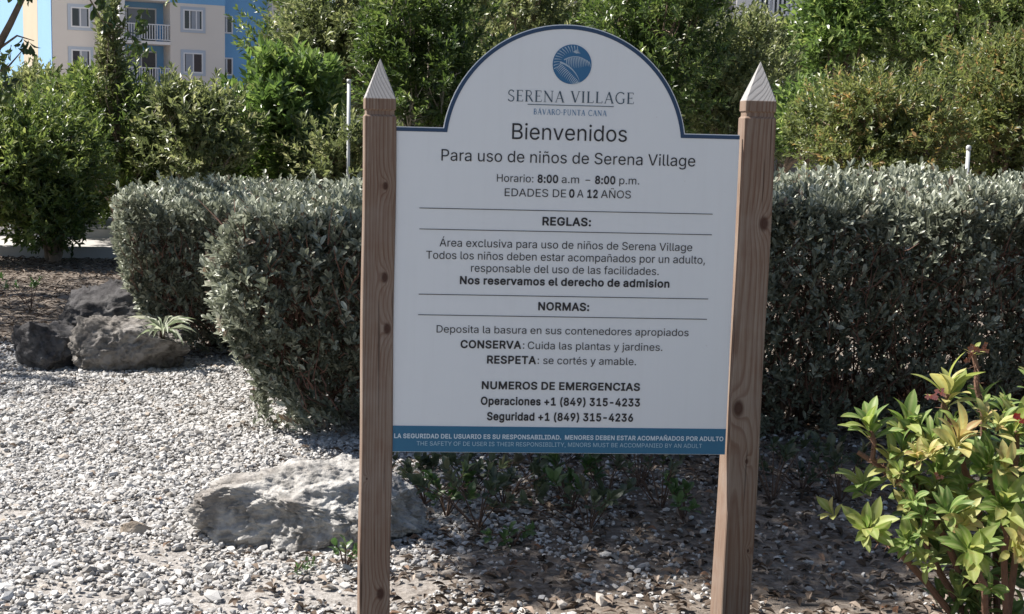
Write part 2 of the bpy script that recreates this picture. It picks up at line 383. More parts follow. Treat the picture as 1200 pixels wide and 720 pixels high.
# dry litter under the hedge
M['litter'] = leafmat('litter', [(0, (0.035, 0.026, 0.02)), (.35, (0.085, 0.062, 0.046)), (.65, (0.18, 0.14, 0.11)), (.88, (0.33, 0.28, 0.235)), (1, (0.15, 0.075, 0.04))], rough=.8, trans=.08, spec=.2)
n = 17000
lx = rng.uniform(-1.1, 4.2, n); ly = rng.uniform(-1.3, 4.3, n)
keep = (lx > -0.75+0.12*ly+0.3*rng.normal(0, 1, n)) ; lx, ly = lx[keep], ly[keep]; n = len(lx)
P = np.stack([lx, ly, relief(lx, ly) + rng.uniform(.004, .022, n)], -1)
a = rng.uniform(0, 6.28, n); D = np.stack([np.cos(a), np.sin(a), rng.normal(0, .22, n)], -1)
U = np.stack([rng.normal(0, .35, n), rng.normal(0, .35, n), np.ones(n)], -1)
v, f, r, rb = leaves(P, D, U, rng.uniform(.022, .055, n), rng.uniform(0, 1, n), leaf_hi(.42, .16, .2))
tag(link('leaf_litter', npmesh('leaf_litter', v, f, r, rb), M['litter']), 'dry fallen brown leaves scattered on the soil under the hedge', 'leaf litter', kind='stuff')
n = 260
lx = rng.uniform(-3.2, -.3, n); ly = rng.uniform(-.6, 4.4, n); P = np.stack([lx, ly, relief(lx, ly)+.02], -1); a = rng.uniform(0, 6.28, n)
D = np.stack([np.cos(a), np.sin(a), rng.normal(0, .2, n)], -1); U = np.stack([rng.normal(0, .4, n), rng.normal(0, .4, n), np.ones(n)], -1)
v, f, r, rb = leaves(P, D, U, rng.uniform(.02, .045, n), rng.uniform(.2, 1, n), leaf_hi(.42, .16, .2))
tag(link('stray_leaves', npmesh('stray_leaves', v, f, r, rb), M['litter']), 'few stray dry leaves lying on the pale gravel', 'leaf litter', kind='stuff')
# dry grass and litter of the dirt strip
n = 15000
lx = rng.uniform(-6, -0.8, n); ly = rng.uniform(4.7, 10.6, n)
P = np.stack([lx, ly, np.full(n, .012)], -1); a = rng.uniform(0, 6.28, n)
D = np.stack([np.cos(a), np.sin(a), rng.uniform(-.1, .5, n)], -1); U = np.stack([rng.normal(0, .4, n), rng.normal(0, .4, n), np.ones(n)], -1)
v, f, r, rb = leaves(P, D, U, rng.uniform(.03, .08, n), rng.uniform(.0, .85, n), leaf_lo(.22, .1))
tag(link('dry_litter', npmesh('dry_litter', v, f, r, rb), M['litter']), 'straw coloured litter on the bare strip behind the dark rocks', 'leaf litter', kind='stuff')

# ------------------------------------------------------------------ rocks
M['rock_pale'] = rockmat('rock_pale', (0.38, 0.365, 0.345), (0.52, 0.505, 0.48), (0.17, 0.145, 0.125))
M['rock_brown'] = rockmat('rock_brown', (0.36, 0.30, 0.24), (0.50, 0.46, 0.41), (0.15, 0.12, 0.09))
M['rock_grey'] = rockmat('rock_grey', (0.20, 0.185, 0.17), (0.31, 0.295, 0.28), (0.085, 0.075, 0.068))
M['rock_shaded'] = rockmat('rock_shaded', (0.075, 0.072, 0.074), (0.14, 0.135, 0.133), (0.035, 0.033, 0.035))  # shade over the rock pile put into the stone colour
def rock(name, c, size, rz, seed, m, label, pit=1.0, sub=5, flat=0.0, cuts=16, cut=.85):
    bm = bmesh.new(); bmesh.ops.create_icosphere(bm, subdivisions=sub, radius=1.0)
    rg = np.random.default_rng(int(seed*100)); pl = [(Vector(norm(rg.normal(0, 1, 3)*np.array([1, 1, .8]))), rg.uniform(.58, .84)) for _ in range(cuts)]
    for v in bm.verts:
        p = v.co.copy(); q = Vector((p.x*size[0], p.y*size[1], p.z*size[2]))*(1.25/((size[0]*size[1]*size[2])**(1/3))) + Vector((seed*3.1, seed*1.7, seed))
        e = max(abs(p.x), abs(p.y), abs(p.z)); p = p*(1+0.38*(1/max(e, .5)-1))
        for nn, dd in pl:                # broken faces
            k = p.dot(nn)-dd
            if k > 0: p -= nn*k*cut
        d = 0.16*mnoise.noise(q) + 0.13*mnoise.noise(q*2.3) + 0.075*mnoise.noise(q*5.1) + 0.055*pit*mnoise.noise(q*10.7) + 0.04*pit*mnoise.noise(q*21) + .02*pit*mnoise.noise(q*43)
        cell = mnoise.voronoi(q*4.5)[0]; d -= 0.16*pit*max(0, 0.26-cell[0])
        p = p*(1+d)*1.12; p.x *= size[0]; p.y *= size[1]; p.z *= size[2]
        v.co = p
    me = bpy.data.meshes.new(name); bm.to_mesh(me); bm.free()
    me.polygons.foreach_set('use_smooth', np.full(len(me.polygons), True))
    o = link(name, me, m, None, c); o.rotation_euler = (0, flat, rz)
    return tag(o, label, 'rock')
g = ground(372, 645)
rock('boulder', (g[0]+.02, g[1]+.24, .10), (.41, .29, .128), rad(-4), 8.6, M['rock_pale'], 'weathered pale limestone boulder lying on the gravel behind the left sign post', sub=7, pit=.85, cuts=18, cut=.9)
g = ground(138, 440)
rock('boulder', (g[0], g[1]+.22, .14), (.36, .26, .19), rad(6), 2.2, M['rock_grey'], 'grey pitted limestone boulder with a lit top beside the left hedge end', sub=6)
g = ground(42, 438)
rock('boulder', (g[0], g[1]+.25, .10), (.20, .22, .17), rad(30), 3.1, M['rock_shaded'], 'dark shaded lump of rock at the left end of the rock pile')
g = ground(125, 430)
rock('boulder', (g[0]-.06, g[1]+.60, .22), (.42, .28, .22), rad(-15), 5.7, M['rock_shaded'], 'dark craggy boulder at the back, topmost of the rock pile', pit=1.6)
g = ground(155, 632)
rock('stone', (g[0], g[1]+.03, .02), (.055, .04, .035), rad(30), 6.9, M['rock_brown'], 'small rough stone lying alone in the pale gravel', sub=4)

# ------------------------------------------------------------------ the welcome sign
BC = 1.0; BW = 0.95
sign = tag(empty('welcome_sign', (0, 0, 0)), 'white rules sign with arched top and blue band held between two wooden posts', 'sign')
# outline of the board: square shoulders and a round arch
tl = board(464, 149); tr_ = board(867, 157.5); bl = board(457, 529.5); br = board(849.5, 533)
XL = (tl[0]+bl[0])/2; XR = (tr_[0]+br[0])/2; ZS = (tl[1]+tr_[1])/2; ZB = (bl[1]+br[1])/2
ap = np.array([board(*p) for p in [(521,146),(525.3,125),(538.9,95.8),(558.3,74.4),(577.8,55),(597.2,43.3),(616.6,36.5),(636,32),(665,30.5),(759.4,68.3),(773.3,83.6),(785.8,100.3),(794.2,117),(796.9,129.4),(799.5,151)]])
A_ = np.c_[ap[:, 0], ap[:, 1], np.ones(len(ap))]; s_ = np.linalg.lstsq(A_, (ap**2).sum(1), rcond=None)[0]
AX, AZ = s_[0]/2, s_[1]/2; AR = math.sqrt(s_[2]+AX*AX+AZ*AZ)
def outline(inset):
    r = AR-inset; zs = ZS-inset; a0 = math.asin((zs-AZ)/r) if abs((zs-AZ)/r) < 1 else 0
    arc = [(AX+r*math.cos(w), AZ+r*math.sin(w)) for w in np.linspace(a0, math.pi-a0, 64)]
    return [(XR, zs)] + arc + [(XL, zs)]
bm = bmesh.new(); ol = outline(0) + [(XL, ZB), (XR, ZB)]
vs = [bm.verts.new((x, 0.0, z)) for x, z in ol]; fc = bm.faces.new(vs)
ex = bmesh.ops.extrude_face_region(bm, geom=[fc]); bmesh.ops.translate(bm, verts=[e for e in ex['geom'] if isinstance(e, bmesh.types.BMVert)], vec=(0, .012, 0))
bmesh.ops.recalc_face_normals(bm, faces=bm.faces); me = bpy.data.meshes.new('board'); bm.to_mesh(me); bm.free()
boardo = link('board', me, M['sign_white'], sign)
def strip(o1, o2, y, yb):                # closed ribbon between two outlines, standing proud of the face
    n = len(o1); V = [(x, y, z) for x, z in o1] + [(x, y, z) for x, z in o2] + [(x, yb, z) for x, z in o1] + [(x, yb, z) for x, z in o2]; F = []
    for i in range(n-1): F += [(i, i+n, i+n+1, i+1), (i+2*n, i+1+2*n, i+1+3*n, i+3*n), (i, i+1, i+1+2*n, i+2*n), (i+n, i+3*n, i+1+3*n, i+1+n)]
    F += [(0, 2*n, 3*n, n), (n-1, 2*n-1, 4*n-1, 3*n-1)]
    return V, F
b = MB(); b.add(*strip(outline(.0025), outline(.0125), -.0012, -.0002)); b.build('border', M['navy'], boardo)
zt = (board(457.5, 498.6)[1]+board(850, 503.2)[1])/2
b = MB(); b.box((XL+.001, -.0012, ZB+.001), (XR-.001, -.0002, zt)); b.build('band', M['sign_blue'], boardo)

# outlines of the grotesque lettering: character code, advance, then closed outlines as x, y pairs
SANS_THIN = {
32: [188],
44: [188,[39,-110,40,-117,45,-119,80,-119,85,-115,135,65,132,71,72,71,67,68]],
45: [453,[114,230,114,195,118,189,328,189,336,192,336,238,332,243,120,244,114,240]],
46: [188,[49,42,52,25,61,10,71,2,88,-4,108,-3,123,5,133,15,141,38,140,50,131,70,122,78,102,86,85,85,64,75,55,62]],
58: [188,[49,318,52,300,61,285,75,276,90,271,108,272,125,281,136,295,141,312,140,325,131,345,115,358,102,361,82,360,62,349,52,332],[49,42,52,25,61,10,71,2,88,-4,108,-3,123,5,133,15,141,38,140,50,131,70,122,78,102,86,85,85,64,75,55,62]],
65: [480,[18,2,25,-1,85,1,132,135,138,141,338,141,346,138,395,1,460,0,460,8,450,35,275,508,208,509,199,502],[156,202,235,442,238,449,240,449,322,202,320,199,305,199,162,199]],
66: [456,[61,495,62,1,70,-1,238,-1,285,1,322,10,358,24,389,50,408,82,416,110,419,132,416,165,403,202,391,220,375,236,352,252,318,262,316,265,360,289,379,308,390,328,396,348,399,382,393,412,381,442,361,468,338,486,312,498,280,506,258,509,68,509,62,505],[124,300,124,442,126,450,260,451,300,438,314,428,326,412,336,382,333,348,319,320,295,299,258,286,132,286,125,288],[124,70,124,225,128,231,258,231,288,225,320,209,338,191,350,168,356,138,349,108,342,94,330,80,302,65,250,56,130,56,124,60]],
67: [510,[41,280,44,198,55,152,70,115,96,72,130,39,155,22,192,5,242,-6,292,-6,332,2,360,12,396,32,424,58,448,90,460,115,471,150,470,160,412,161,408,156,398,130,382,104,352,77,322,62,302,56,288,54,245,54,200,67,169,88,146,110,134,128,125,145,112,180,104,228,104,280,115,338,132,378,151,405,167,420,198,440,225,450,255,456,280,456,310,450,342,438,374,415,391,392,410,350,462,349,470,351,470,360,460,392,446,422,432,441,401,472,358,498,302,514,270,516,235,514,198,505,178,498,135,473,106,448,87,422,69,392,50,338]],
68: [502,[61,495,62,1,70,-1,212,-1,275,4,328,20,365,40,394,62,423,100,445,148,459,202,461,235,459,308,445,362,433,392,418,418,391,450,358,476,328,490,282,504,248,509,68,509,62,505],[124,70,125,449,132,451,245,451,285,443,320,428,348,406,371,378,385,345,396,302,399,272,396,208,385,165,371,132,359,115,336,92,305,74,278,65,220,56,130,56,124,60]],
69: [419,[61,495,62,1,70,-1,374,0,376,50,372,56,130,56,125,58,124,65,124,220,126,228,350,229,355,231,356,238,356,280,352,286,126,288,124,295,125,449,132,451,368,452,371,458,370,507,362,509,68,509,62,505]],
70: [410,[61,495,61,5,62,1,68,-1,118,-1,122,0,124,5,125,219,132,221,340,221,345,223,346,230,346,272,342,278,126,280,124,288,124,448,132,451,365,452,369,458,369,502,367,508,360,509,68,509,62,505]],
72: [517,[61,495,62,1,118,-1,123,2,124,222,126,230,382,231,389,230,391,225,392,2,398,-1,454,0,456,10,455,507,398,509,392,505,391,295,390,291,385,289,126,290,124,298,123,505,118,509,65,508,62,505]],
73: [300,[31,470,32,455,35,452,112,451,118,449,119,440,118,60,112,56,33,55,32,2,40,-1,265,-1,269,5,267,55,190,56,184,60,184,442,185,449,190,451,267,452,268,505,260,509,35,508,31,502]],
76: [393,[61,495,62,1,70,-1,359,0,361,50,358,56,132,56,125,58,123,505,118,509,65,508,62,505]],
77: [628,[61,495,61,8,63,0,115,-1,119,0,121,5,120,425,125,418,170,292,282,10,288,0,295,-1,335,-1,343,2,460,302,500,415,505,422,504,2,510,-1,568,1,569,498,567,508,482,509,475,505,352,188,315,79,275,192,153,505,145,509,68,509,62,505]],
78: [523,[61,495,62,1,118,-1,123,2,122,420,130,412,189,310,386,2,392,-1,462,0,464,10,462,507,405,509,399,505,400,87,341,188,139,505,130,509,68,509,62,505]],
79: [533,[41,280,41,220,49,172,62,132,79,98,99,70,132,38,160,19,202,2,242,-6,292,-6,348,7,382,24,412,46,441,78,468,125,483,168,491,210,494,248,491,298,483,342,465,391,435,438,405,469,362,495,328,508,270,516,220,511,176,498,132,471,96,435,69,392,50,338],[104,238,104,280,109,315,117,345,132,378,165,419,188,434,225,450,255,456,278,456,318,448,345,436,364,422,395,388,410,361,420,332,429,292,431,252,426,200,413,155,393,118,368,89,342,72,305,57,282,54,232,56,200,67,170,86,145,112,125,145,109,192]],
80: [445,[61,495,61,5,62,1,68,-1,118,-1,122,0,124,5,125,184,132,186,262,186,302,195,332,207,370,236,393,272,406,312,409,365,395,418,380,446,366,462,348,478,315,495,278,506,255,509,72,509,62,507],[124,255,124,442,126,450,258,451,292,441,321,420,340,382,344,365,344,330,336,300,323,278,312,266,275,247,230,241,130,241,124,245]],
82: [449,[61,495,62,1,118,-1,123,2,125,197,238,199,248,196,256,182,352,2,360,-1,425,0,425,5,316,205,318,210,350,227,374,248,388,268,403,302,409,330,409,375,398,418,382,446,364,468,342,483,318,495,278,506,255,509,68,509,62,505],[124,270,124,442,126,450,258,451,295,441,313,430,325,418,338,395,344,375,346,352,344,330,330,295,321,282,308,272,285,262,260,256,130,256,124,260]],
83: [447,[39,128,47,92,62,62,74,48,108,19,132,7,168,-4,202,-9,245,-9,292,0,340,19,358,31,378,51,398,85,409,132,409,150,400,185,379,220,355,241,325,258,160,312,131,332,121,348,116,362,117,392,122,408,136,428,168,448,212,459,255,456,298,441,323,418,340,379,398,379,401,382,399,400,390,425,378,448,359,470,330,491,311,500,262,514,218,516,158,505,122,491,86,462,62,425,51,380,54,350,62,322,74,302,97,280,120,264,152,250,282,210,312,196,330,181,340,165,346,138,338,105,325,86,305,70,278,57,235,49,192,51,158,62,134,78,121,90,112,105,102,135,45,136,40,134]],
84: [449,[31,495,31,458,35,452,188,451,193,448,194,5,195,1,200,-1,252,-1,256,8,257,448,262,451,412,452,416,458,416,505,408,509,38,509,32,505]],
85: [517,[61,495,61,148,75,100,94,65,125,34,155,15,195,0,222,-6,270,-9,310,-4,345,7,382,27,418,59,433,80,448,112,456,148,455,507,400,509,394,505,394,182,389,142,380,120,366,98,338,72,302,57,270,51,228,54,200,62,182,71,170,79,149,100,136,122,124,170,123,505,118,509,65,508,62,505]],
86: [480,[19,505,202,4,210,-1,275,-1,285,20,453,480,460,508,400,509,394,505,290,208,245,68,240,59,193,205,85,505,80,509,70,509,22,509]],
89: [472,[20,505,203,208,204,2,210,-1,265,-1,269,8,270,210,446,492,451,508,388,509,379,505,274,335,238,268,232,271,198,335,92,506,85,509,28,509]],
97: [389,[31,118,31,88,37,65,47,45,67,22,85,9,108,0,148,-9,175,-9,205,-3,241,15,272,49,276,45,278,0,334,0,336,8,336,270,328,308,311,338,295,354,272,368,245,378,215,384,170,384,132,375,108,366,75,344,58,323,47,305,43,295,48,290,98,275,121,305,145,321,170,329,205,331,235,324,261,305,273,280,276,252,271,240,260,232,128,211,105,205,78,193,56,178,40,156,34,140],[91,105,95,122,102,138,118,151,132,158,175,169,222,174,275,185,276,132,268,102,258,84,246,72,220,55,190,46,150,46,130,52,114,60,102,72,95,88]],
98: [424,[54,495,54,2,60,-1,109,0,111,52,115,58,121,55,139,30,154,15,198,-5,240,-9,280,0,298,7,326,25,344,42,368,80,380,112,389,152,391,190,384,252,371,290,350,326,321,355,295,370,250,384,205,384,176,375,150,359,120,322,115,321,113,505,108,509,58,508,54,505],[114,170,114,220,125,262,141,292,170,318,200,329,238,329,252,325,280,311,306,282,315,262,326,222,329,192,326,155,315,115,306,95,290,76,270,59,242,49,212,46,180,55,162,64,141,85,128,108,117,142]],
99: [396,[34,198,34,168,40,132,50,100,64,70,76,52,102,26,120,14,152,0,178,-6,218,-9,271,2,300,17,328,39,346,62,360,95,361,100,358,104,308,116,284,78,265,62,232,49,195,46,170,52,145,66,125,87,110,115,102,138,96,170,99,225,114,272,129,295,152,316,188,329,228,329,248,323,272,309,288,293,305,263,359,278,355,295,343,318,318,346,300,359,258,378,228,384,170,381,138,371,98,346,72,318,52,282,39,240]],
100: [424,[34,198,36,148,42,120,54,85,81,42,98,26,122,9,145,0,185,-9,208,-9,235,-3,262,10,275,19,304,55,310,58,314,52,316,0,369,0,371,10,370,507,318,509,312,505,310,321,304,322,276,358,255,372,232,380,215,384,175,384,135,373,90,344,67,315,55,292,42,258],[96,180,99,228,114,275,134,302,165,323,195,329,222,329,242,323,262,313,274,302,298,268,311,215,311,168,308,145,295,105,283,85,265,66,245,55,215,46,195,46,170,52,138,71,122,90,107,120,99,152]],
101: [404,[34,195,34,168,40,132,47,105,62,72,89,38,120,14,140,5,168,-4,202,-9,225,-9,270,0,308,17,328,31,348,54,360,78,363,88,358,92,308,103,285,72,272,62,252,52,225,46,182,49,160,57,138,71,112,102,102,128,96,158,97,165,100,168,362,169,370,171,371,215,369,238,363,265,350,299,334,325,308,351,290,363,262,375,228,384,182,384,135,370,100,349,78,326,52,282,39,240],[97,228,102,252,112,276,121,290,139,308,165,323,182,329,205,330,228,329,245,323,275,304,288,288,298,268,308,228,305,222,292,221,102,221,98,223]],
102: [254,[6,365,8,328,75,326,81,322,82,2,88,-1,138,-1,141,8,142,322,148,326,225,327,229,335,227,378,142,381,141,428,149,452,165,468,185,474,228,471,241,518,235,523,215,529,170,529,145,523,120,510,98,488,85,462,81,448,80,381,10,378,7,375]],
103: [425,[34,200,34,172,40,135,50,102,62,78,76,58,95,39,132,17,168,6,195,4,235,10,260,19,280,34,305,66,310,66,311,62,311,-18,308,-35,293,-65,278,-78,260,-88,230,-96,182,-96,160,-90,140,-81,100,-43,53,-70,71,-100,95,-121,122,-135,158,-146,192,-151,220,-151,260,-145,292,-135,322,-119,349,-92,358,-78,371,-35,370,377,362,379,316,378,314,325,310,319,305,322,289,345,272,361,252,373,232,380,215,384,175,384,150,378,125,368,87,340,59,302,42,258],[96,182,99,228,112,270,134,302,162,322,188,329,225,329,245,323,273,305,295,275,311,222,311,165,308,148,300,121,282,92,262,75,245,66,218,59,192,59,168,65,135,84,110,120,99,155]],
104: [410,[54,495,55,1,108,-1,113,2,114,240,120,268,127,282,146,308,168,321,195,329,220,329,245,323,262,314,280,295,293,265,296,248,297,2,302,-1,354,0,356,8,356,265,350,295,336,330,310,359,280,375,248,384,210,384,178,375,158,366,131,342,115,323,113,505,108,509,58,508,54,505]],
105: [167,[41,485,48,462,59,450,72,444,95,444,108,450,120,462,126,478,125,492,116,510,105,518,90,524,75,523,54,512,44,498],[54,365,54,2,60,-1,110,-1,114,8,113,375,108,379,58,378,54,375]],
106: [167,[41,482,42,472,49,460,60,450,75,444,92,444,108,450,123,468,126,480,123,498,116,510,102,519,88,524,75,523,55,514,45,500],[-9,-122,-8,-140,-2,-144,30,-141,60,-132,78,-121,90,-108,101,-92,110,-65,114,-42,114,368,113,375,110,378,60,379,54,375,54,-22,51,-48,43,-68,30,-80,15,-86,-8,-88]],
107: [381,[54,495,55,1,78,-1,112,1,114,138,130,156,155,175,292,1,300,-1,369,0,368,5,203,215,206,222,354,372,355,378,290,379,282,376,126,218,118,212,114,220,113,505,108,509,58,508,54,505]],
108: [189,[54,495,55,60,65,32,78,16,92,7,120,-1,175,2,179,8,170,52,165,54,142,51,125,57,117,70,114,82,113,505,108,509,58,508,54,505]],
109: [610,[54,365,54,8,56,0,108,-1,113,2,114,250,117,268,124,288,148,314,170,325,198,331,222,328,248,315,266,295,273,275,274,8,276,0,330,-1,336,2,337,268,350,298,365,314,388,325,418,331,448,325,472,313,486,298,493,280,496,260,497,2,502,-1,555,1,556,278,550,305,538,332,524,352,508,365,490,375,450,386,422,386,395,380,362,365,350,356,336,342,318,316,306,338,288,361,256,380,232,386,208,386,170,375,149,362,132,346,115,318,112,318,111,322,109,378,58,378,54,375]],
110: [410,[54,365,55,1,108,-1,113,2,114,240,120,268,127,282,146,308,168,321,195,329,220,329,245,323,262,314,280,295,293,265,296,248,297,2,302,-1,354,0,356,8,356,268,345,310,326,342,308,360,280,375,248,384,208,384,178,375,150,361,129,340,112,318,109,378,58,378,54,375]],
111: [415,[34,198,34,168,42,122,56,85,76,52,102,26,125,12,152,0,198,-9,218,-9,262,0,300,17,328,39,348,65,363,92,375,132,381,168,379,230,365,278,350,308,331,332,298,361,272,373,230,384,185,384,158,378,118,361,96,345,72,318,52,282,39,240],[96,180,99,225,113,270,128,293,140,306,168,323,198,329,228,329,248,323,271,310,285,296,305,262,315,230,319,208,319,165,313,135,301,102,281,75,265,62,245,52,220,46,195,46,170,52,145,66,125,87,110,115,101,140]],
112: [424,[54,365,54,-138,56,-142,60,-144,108,-144,112,-142,114,-138,115,56,121,55,139,30,162,10,200,-6,228,-9,258,-6,292,5,315,17,345,44,358,62,375,98,389,152,391,188,389,225,378,272,361,310,338,340,320,356,295,370,250,384,208,384,192,380,172,373,150,359,120,322,115,319,111,325,109,378,58,378,54,375],[114,170,114,220,125,262,141,292,170,318,200,329,238,329,252,325,280,311,306,282,315,262,326,222,329,192,326,155,315,115,306,95,290,76,270,59,242,49,212,46,180,55,162,64,141,85,128,108,117,142]],
113: [424,[34,198,36,148,42,120,54,85,82,41,99,25,128,7,145,0,185,-9,208,-9,235,-3,262,10,275,19,304,55,310,56,312,-140,318,-144,369,-142,371,-132,370,377,362,379,316,378,314,325,310,319,304,322,278,356,258,371,232,380,215,384,175,384,158,380,120,366,86,340,72,322,56,295,41,255],[96,180,99,228,114,275,134,302,165,323,195,329,222,329,242,323,262,313,274,302,298,268,311,215,311,168,308,145,295,105,283,85,265,66,245,55,215,46,195,46,170,52,138,71,122,90,107,120,99,152]],
114: [259,[54,365,54,2,60,-1,110,-1,114,8,114,248,120,270,134,295,160,315,198,326,242,325,243,380,238,384,198,384,168,375,145,361,129,345,115,324,112,328,109,378,58,378,54,375]],
115: [365,[37,90,49,55,70,29,90,14,115,2,148,-6,195,-9,232,-3,280,17,310,44,323,65,331,98,328,132,314,162,293,182,265,198,165,225,136,235,119,248,109,270,109,285,116,302,132,318,165,331,210,331,230,324,251,308,270,279,320,289,321,298,311,322,286,352,252,373,212,384,162,384,128,375,100,363,71,340,52,308,46,282,46,268,52,239,62,219,84,198,132,175,235,148,256,132,265,118,268,102,265,88,255,71,240,59,218,50,200,46,160,46,140,52,122,61,105,80,92,105,42,96]],
116: [227,[6,352,8,328,58,326,63,322,64,98,69,60,75,45,95,19,118,5,132,0,152,-4,188,-4,210,2,211,12,202,50,198,53,168,50,145,55,132,68,126,88,127,322,132,326,202,328,204,335,202,377,128,380,125,469,70,471,65,469,64,465,62,381,10,378,7,375]],
117: [410,[54,365,54,108,67,62,86,32,112,12,142,0,180,-5,205,-4,228,2,258,18,281,40,298,62,300,1,308,-1,354,0,356,8,355,377,302,379,297,375,296,142,293,122,278,88,261,70,238,57,218,51,182,51,161,58,139,72,123,95,114,130,113,375,108,379,58,378,54,375]],
118: [389,[19,375,161,2,168,-1,224,0,230,10,365,362,368,378,310,379,303,375,225,158,195,66,85,375,80,379,70,379,25,379]],
120: [379,[24,2,25,0,32,-1,85,-1,92,2,158,100,185,148,190,151,288,0,355,0,353,8,226,192,346,370,347,378,288,379,280,376,224,292,198,245,190,238,100,378,33,378,37,368,153,195]],
121: [389,[19,375,161,2,160,-8,143,-55,124,-80,105,-89,65,-87,60,-92,49,-132,50,-138,65,-144,115,-144,140,-135,160,-124,185,-96,198,-72,369,375,365,379,352,379,310,379,304,375,225,158,195,67,85,375,80,379,70,379,25,379]],
122: [380,[41,32,42,2,48,-1,330,-1,338,1,339,50,335,56,135,56,128,60,331,330,334,340,332,378,58,379,50,377,49,330,52,324,245,324,252,320,45,51]],
193: [480,[215,562,220,559,263,560,311,630,325,658,261,658],[18,2,25,-1,85,1,132,135,138,141,338,141,346,138,395,1,460,0,460,8,450,35,275,508,208,509,199,502],[156,202,235,442,238,449,240,449,322,202,320,199,305,199,162,199]],
209: [523,[164,588,164,580,168,577,202,577,214,600,225,604,282,580,298,576,320,577,335,584,351,602,358,622,361,642,355,646,322,646,312,624,298,619,235,645,220,648,202,645,189,640,177,628,167,605],[61,495,62,1,118,-1,123,2,122,420,130,412,189,310,386,2,392,-1,462,0,464,10,462,507,405,509,399,505,400,87,341,188,139,505,130,509,68,509,62,505]],
233: [404,[179,432,185,429,228,430,286,518,289,528,225,527],[34,195,34,168,40,132,47,105,62,72,89,38,120,14,140,5,168,-4,202,-9,225,-9,270,0,308,17,328,31,348,54,360,78,363,88,358,92,308,103,285,72,272,62,252,52,225,46,182,49,160,57,138,71,112,102,102,128,96,158,97,165,100,168,362,169,370,171,371,215,369,238,363,265,350,299,334,325,308,351,290,363,262,375,228,384,182,384,135,370,100,349,78,326,52,282,39,240],[97,228,102,252,112,276,121,290,139,308,165,323,182,329,205,330,228,329,245,323,275,304,288,288,298,268,308,228,305,222,292,221,102,221,98,223]],
237: [167,[59,432,65,429,108,430,166,518,169,528,105,528],[54,365,54,2,60,-1,110,-1,114,8,113,375,108,379,58,378,54,375]],
241: [410,[106,458,110,449,145,449,158,471,170,474,228,450,240,446,260,447,278,455,293,472,298,482,303,512,298,516,265,516,255,494,242,489,230,492,180,515,160,519,142,515,130,509,120,498,110,475],[54,365,55,1,108,-1,113,2,114,240,120,268,127,282,146,308,168,321,195,329,220,329,245,323,262,314,280,295,293,265,296,248,297,2,302,-1,354,0,356,8,356,268,345,310,326,342,308,360,280,375,248,384,208,384,178,375,150,361,129,340,112,318,109,378,58,378,54,375]],
}
